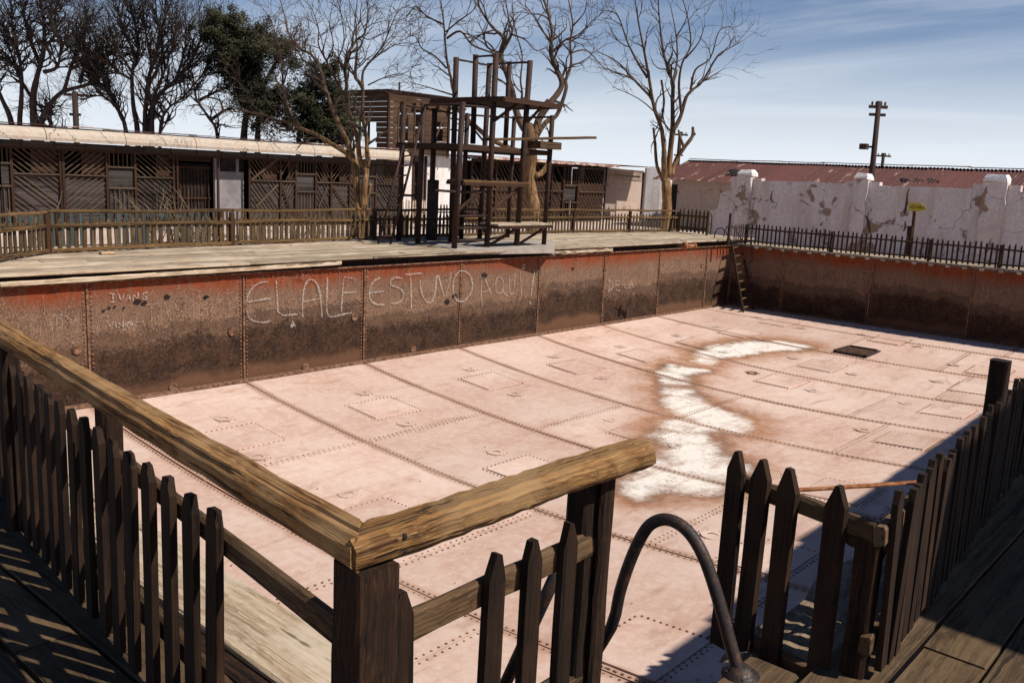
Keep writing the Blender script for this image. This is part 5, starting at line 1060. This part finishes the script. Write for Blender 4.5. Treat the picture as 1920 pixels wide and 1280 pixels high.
t6 = Tree(6, (1000, 392), 30.)
t6.limb([(1000, 394), (993, 350), (994, 312), (997, 290), (994, 250), (991, 236)], 14, 9, .1, root=True, grow=False)
t6.limb([(1000, 264), (1010, 225), (1029, 197), (1050, 169), (1052, 150), (1038, 119), (1032, 94), (1035, 62), (1026, 19), (1016, -8)], 8, 1.6); t6.limb([(999, 268), (1022, 231), (1044, 216), (1061, 169), (1061, 150), (1071, 119), (1069, 78), (1074, 47), (1066, 0)], 5.5, 1.1)
t6.limb([(992, 245), (979, 236), (966, 203), (960, 169), (947, 131), (938, 100), (944, 72), (922, 50), (900, 16), (895, -8)], 8, 1.); t6.limb([(945, 92), (960, 62), (954, 37), (947, -5)], 3, .7); t6.limb([(968, 210), (975, 200), (979, 175), (976, 150), (979, 103), (966, 56), (960, 10)], 3, .7)
t6.limb([(992, 290), (950, 275), (916, 259), (885, 231), (854, 200), (850, 162), (840, 125), (835, 84), (833, 53), (827, 5)], 5, 1.); t6.limb([(838, 72), (863, 59), (885, 84), (916, 97), (935, 105)], 2.2, 1.2); t6.limb([(837, 128), (816, 106), (791, 91), (779, 69), (765, 70)], 2, .5); t6.limb([(848, 178), (822, 170), (797, 162), (769, 155)], 1.8, .5); t6.limb([(831, 46), (801, 31), (779, 12), (765, 30)], 2, .6); t6.limb([(836, 60), (860, 40), (885, 22), (892, 10)], 1.8, .5)
t6.limb([(1002, 330), (1015, 325), (1028, 305), (1030, 285)], 6, 4, .3); t6.limb([(1034, 80), (1015, 55), (1000, 30), (985, 10)], 2.6, .6); t6.limb([(1034, 100), (1060, 75), (1085, 65), (1110, 40), (1128, 25)], 2.4, .5); t6.limb([(1070, 100), (1100, 95), (1130, 125), (1145, 130)], 1.8, .4); t6.limb([(1073, 50), (1095, 25), (1100, 0)], 1.8, .5); t6.limb([(940, 100), (915, 90), (905, 60), (895, 40)], 2.4, .6); t6.limb([(960, 65), (985, 75), (1005, 95), (1025, 88)], 1.8, .5); t6.limb([(790, 120), (772, 128), (770, 150)], 1., .4)
t6.twigs(.40, 1.2, 3, .95, .10, .05, (2, 2, 2)); t6.finish('bare_tree', 'leafless tree with a thick golden trunk and twisted limbs behind the diving tower', 'bark_weathered', 'twig_grey')

t7 = Tree(7, (1250, 398), 36.)
t7.limb([(1250, 400), (1250, 359), (1248, 337)], 10, 8.5, .1, root=True, grow=False)
t7.limb([(1245, 340), (1232, 312), (1228, 266), (1225, 240)], 4, 2., .4, grow=False); t7.limb([(1246, 338), (1245, 300), (1245, 281), (1240, 241), (1226, 200), (1217, 147), (1209, 103), (1198, 47), (1190, -5)], 6, .9); t7.limb([(1224, 186), (1189, 150), (1157, 116), (1120, 97)], 3, .6); t7.limb([(1214, 146), (1195, 116), (1176, 78), (1157, 28), (1129, 20)], 2.8, .6); t7.limb([(1189, 150), (1160, 137), (1120, 126)], 1.9, .5); t7.limb([(1257, 246), (1226, 209), (1195, 184), (1151, 164)], 2, .5)
t7.limb([(1253, 332), (1257, 281), (1261, 241), (1261, 187), (1262, 153), (1254, 137), (1242, 87), (1236, 31), (1234, -5)], 6, .8); t7.limb([(1262, 152), (1270, 109), (1267, 62), (1257, 10)], 2.6, .6); t7.limb([(1261, 247), (1276, 219), (1286, 184), (1298, 169), (1317, 153), (1345, 106), (1367, 91), (1392, 77)], 4.4, .6); t7.limb([(1278, 212), (1273, 162), (1279, 119), (1295, 84), (1289, 31), (1280, 0)], 3, .6); t7.limb([(1295, 168), (1304, 131), (1332, 109), (1348, 59), (1370, 50)], 2.4, .5)
t7.limb([(1258, 330), (1268, 300), (1282, 278), (1298, 256), (1299, 239)], 5, 2.6, .4, grow=False); t7.limb([(1283, 277), (1276, 260), (1272, 244)], 3.4, 2, .3, grow=False); t7.limb([(1298, 256), (1304, 250)], 2.4, 2., .1, grow=False); t7.limb([(1317, 153), (1340, 140), (1355, 130)], 1.5, .4); t7.limb([(1240, 150), (1245, 190), (1240, 225)], 2, 2, .3); t7.limb([(1285, 110), (1310, 80), (1322, 45)], 1.8, .5); t7.limb([(1268, 70), (1285, 40), (1292, 10)], 1.6, .5)
t7.twigs(.40, 1.25, 3, .75, .02, .10, (2, 2, 2)); t7.finish('bare_tree', 'leafless spreading tree with cut stubs in front of the red roof', 'bark_weathered', 'twig_grey')

def scale_px(L, kx, ky, ox=0, oy=0): return [(ox+u*kx, oy+v*ky) for u, v in L]
t1 = Tree(1, (60, 236), 46.)
for L, a in (([(65, 240), (62, 187), (69, 146), (83, 87), (79, 20), (70, -20)], 9), ([(37, 240), (40, 187), (40, 135), (30, 80), (20, 30)], 6), ([(23, 240), (4, 187), (-12, 150), (-30, 90)], 7), ([(77, 240), (92, 200), (117, 173), (167, 158), (187, 142), (200, 104), (229, 87)], 6), ([(96, 242), (92, 215), (88, 205)], 5)): t1.limb(L, a, 1.4, 1.5, root=True)
for L in ([(62, 187), (37, 146), (21, 100), (10, 60)], [(83, 135), (108, 125), (117, 83), (150, 50)], [(75, 120), (55, 70), (45, 20), (60, -10)], [(83, 90), (105, 60), (100, 15)], [(120, 172), (135, 120), (150, 85), (165, 40)], [(30, 90), (5, 50), (-10, 20)], [(117, 83), (95, 40), (110, 5)], [(150, 155), (160, 110), (155, 70)], [(170, 150), (185, 100), (160, 30)], [(40, 130), (10, 110), (-15, 100)]): t1.limb(L, 4, .9, 1.6)
t1.twigs(2.4, 1.9, 3, 1.0, .03, .04); t1.finish('thorn_tree', 'dark tangled leafless tree at the far left behind the bathhouse', 'bark_dark', 'bark_dark', group='dark trees behind the bathhouse')
t2 = Tree(2, (270, 246), 46.)
for L, a in (([(237, 250), (217, 198), (195, 165), (170, 140), (165, 110)], 5), ([(258, 250), (250, 198), (248, 135), (260, 83), (246, 17)], 6), ([(271, 250), (275, 177), (285, 125), (300, 80), (312, 15)], 5), ([(285, 250), (292, 187), (333, 146), (365, 104), (382, 55)], 5.5), ([(300, 250), (312, 208), (345, 180), (380, 140)], 4), ([(278, 250), (283, 200), (310, 130), (330, 60)], 4)): t2.limb(L, a, 1.2, 1.5, root=True)
for L in ([(250, 140), (225, 100), (205, 60)], [(217, 198), (190, 180), (160, 185)], [(255, 110), (235, 60), (220, 20)], [(285, 125), (275, 70), (268, 20)], [(292, 187), (315, 165), (350, 150)], [(330, 150), (345, 100), (350, 60)], [(248, 150), (215, 130), (190, 95)], [(275, 170), (300, 120), (325, 90), (322, 40)], [(215, 200), (200, 160), (185, 120)], [(310, 130), (300, 60), (290, 20)]): t2.limb(L, 3, .8, 1.6)
t2.twigs(2.6, 1.8, 3, .7, .0, .12); t2.finish('thorn_tree', 'dark leafless fan of many stems behind the bathhouse, right of the crossarm pole', 'bark_dark', 'bark_dark', group='dark trees behind the bathhouse')
t3 = Tree(3, (462, 256), 44.)
for L, a in (([(457, 262), (462, 200), (450, 150), (440, 90), (430, 50)], 8), ([(483, 262), (490, 180), (515, 120), (545, 85)], 7), ([(408, 260), (395, 225), (370, 190), (362, 150)], 4)): t3.limb(L, a, 1.4, 1.2, root=True)
for L in ([(462, 170), (430, 120), (400, 60)], [(455, 160), (480, 110), (490, 60)], [(395, 225), (425, 205), (440, 200)], [(370, 190), (400, 175), (430, 160)]): t3.limb(L, 4, 1, 1.4)
t3.twigs(.9, 1.3, 3, .9, .10, .02)
lf = leaf_cloud(t3, [(420, 52, 34), (455, 80, 42), (485, 75, 40), (505, 85, 36), (450, 120, 46), (425, 110, 36), (475, 128, 40), (465, 155, 34), (527, 88, 24), (495, 190, 40), (508, 215, 40), (480, 205, 34), (400, 50, 32), (435, 38, 26), (440, 140, 38), (520, 175, 30), (465, 180, 36), (540, 110, 26), (415, 85, 34)], 60000, .12)
t3.finish('leafy_tree', 'tall dark evergreen tree with a ragged crown behind the bathhouse', 'bark_dark', 'bark_dark', lf, 'leafy trees behind the bathhouse')
t4 = Tree(4, (585, 262), 43.)
for L, a in (([(560, 266), (566, 230), (575, 190), (590, 150)], 6), ([(600, 268), (610, 220), (625, 170)], 5)): t4.limb(L, a, 1.4, 1.2, root=True)
t4.twigs(1., 1.2, 3, .9, .10, .02)
lf = leaf_cloud(t4, [(595, 145, 30), (622, 128, 24), (570, 195, 34), (600, 205, 40), (580, 225, 36), (640, 215, 36), (620, 245, 34), (560, 175, 22), (632, 175, 26), (590, 250, 34), (650, 245, 26), (545, 225, 20)], 38000, .12)
t4.finish('leafy_tree', 'lower olive-green leafy tree between the dark evergreen and the board shed', 'bark_dark', 'bark_dark', lf, 'leafy trees behind the bathhouse')

# ------------------------------------------------------------------ dry garden plants between the fences
def dry_plant(u, v, depth, n, h, label, lean=.5, blade=False, seed=0):
    r = random.Random(seed); f = Vector((FW.x, FW.y, 0)).normalized(); d = ray(u, v); p = CAM+d*(depth/d.dot(f)); p.z = ZG; T = thing('dry_shrub', p, label, 'plant', 'dry plants between the fences'); b = MB()
    for _ in range(n):
        a = r.uniform(0, 6.28); L = h*r.uniform(.5, 1.1); dr = Vector((math.cos(a)*lean*r.uniform(.2, 1), math.sin(a)*lean*r.uniform(.2, 1), 1)).normalized(); P = [p+Vector((r.gauss(0, .12), r.gauss(0, .12), 0))]
        for k in range(5): dr = (dr+Vector((r.gauss(0, .12), r.gauss(0, .12), r.gauss(0, .08)-.05*k*lean))).normalized(); P.append(P[-1]+dr*L/5)
        b.tube(P, [(.035 if blade else .016)*(1-.16*k) for k in range(6)], 4, False)
        if not blade:
            for k in (3, 4): q = P[k]; e = (dr+Vector((r.gauss(0, .7), r.gauss(0, .7), r.gauss(0, .5)))).normalized(); b.tube([q, q+e*L*.15, q+e*L*.25+Vector((0, 0, -.03))], [.009, .007, .004], 3, False)
    b.build('stems', 'dry_stem', T)
dry_plant(290, 400, 22.5, 26, 1.75, 'dry twiggy shrub in front of the lattice beside the dark doorway', .7, seed=1)
dry_plant(345, 400, 23, 14, 1.75, 'spiky dry agave stump before the dark doorway', .22, True, seed=2)
dry_plant(85, 400, 22, 4, 1.9, 'dry broken stalk sticking up above the left fence post', .12, True, seed=3)
dry_plant(555, 410, 23, 22, 1.25, 'low dry thorn bush below the lattice near the pale tree', .7, seed=4)
dry_plant(380, 410, 22, 18, 1.2, 'low dry grass clump behind the teal fence', .6, seed=5)

# ------------------------------------------------------------------ loose things on the far deck
q = onz(188, 475, .03); o = beam('timber_offcut', q, q+Vector((.26, .02, 0)), .11, .05, 'bark_pale' if 0 else 'cut_wood', None, seg=2); tag(o, 'small pale yellow timber offcut lying on the far deck by the fence', 'offcut')
p = onz(1284, 461, .07); T = thing('pipe_fitting', (p.x, p.y, 0), 'rusty flanged pipe fitting lying on the deck near the far corner', 'pipe')
e = onz(1302, 461, .07); d = (e-p).normalized(); rod('pipe', [p, e], .05, 'orange_rust', T, 10); rod('flange', [p-d*.03, p+d*.02], .11, 'orange_rust', T, 14); rod('flange', [e-d*.02, e+d*.03], .075, 'orange_rust', T, 14); rod('spindle', [p-d*.02, p-d*.32], .014, 'rusted_pipe', T, 6)
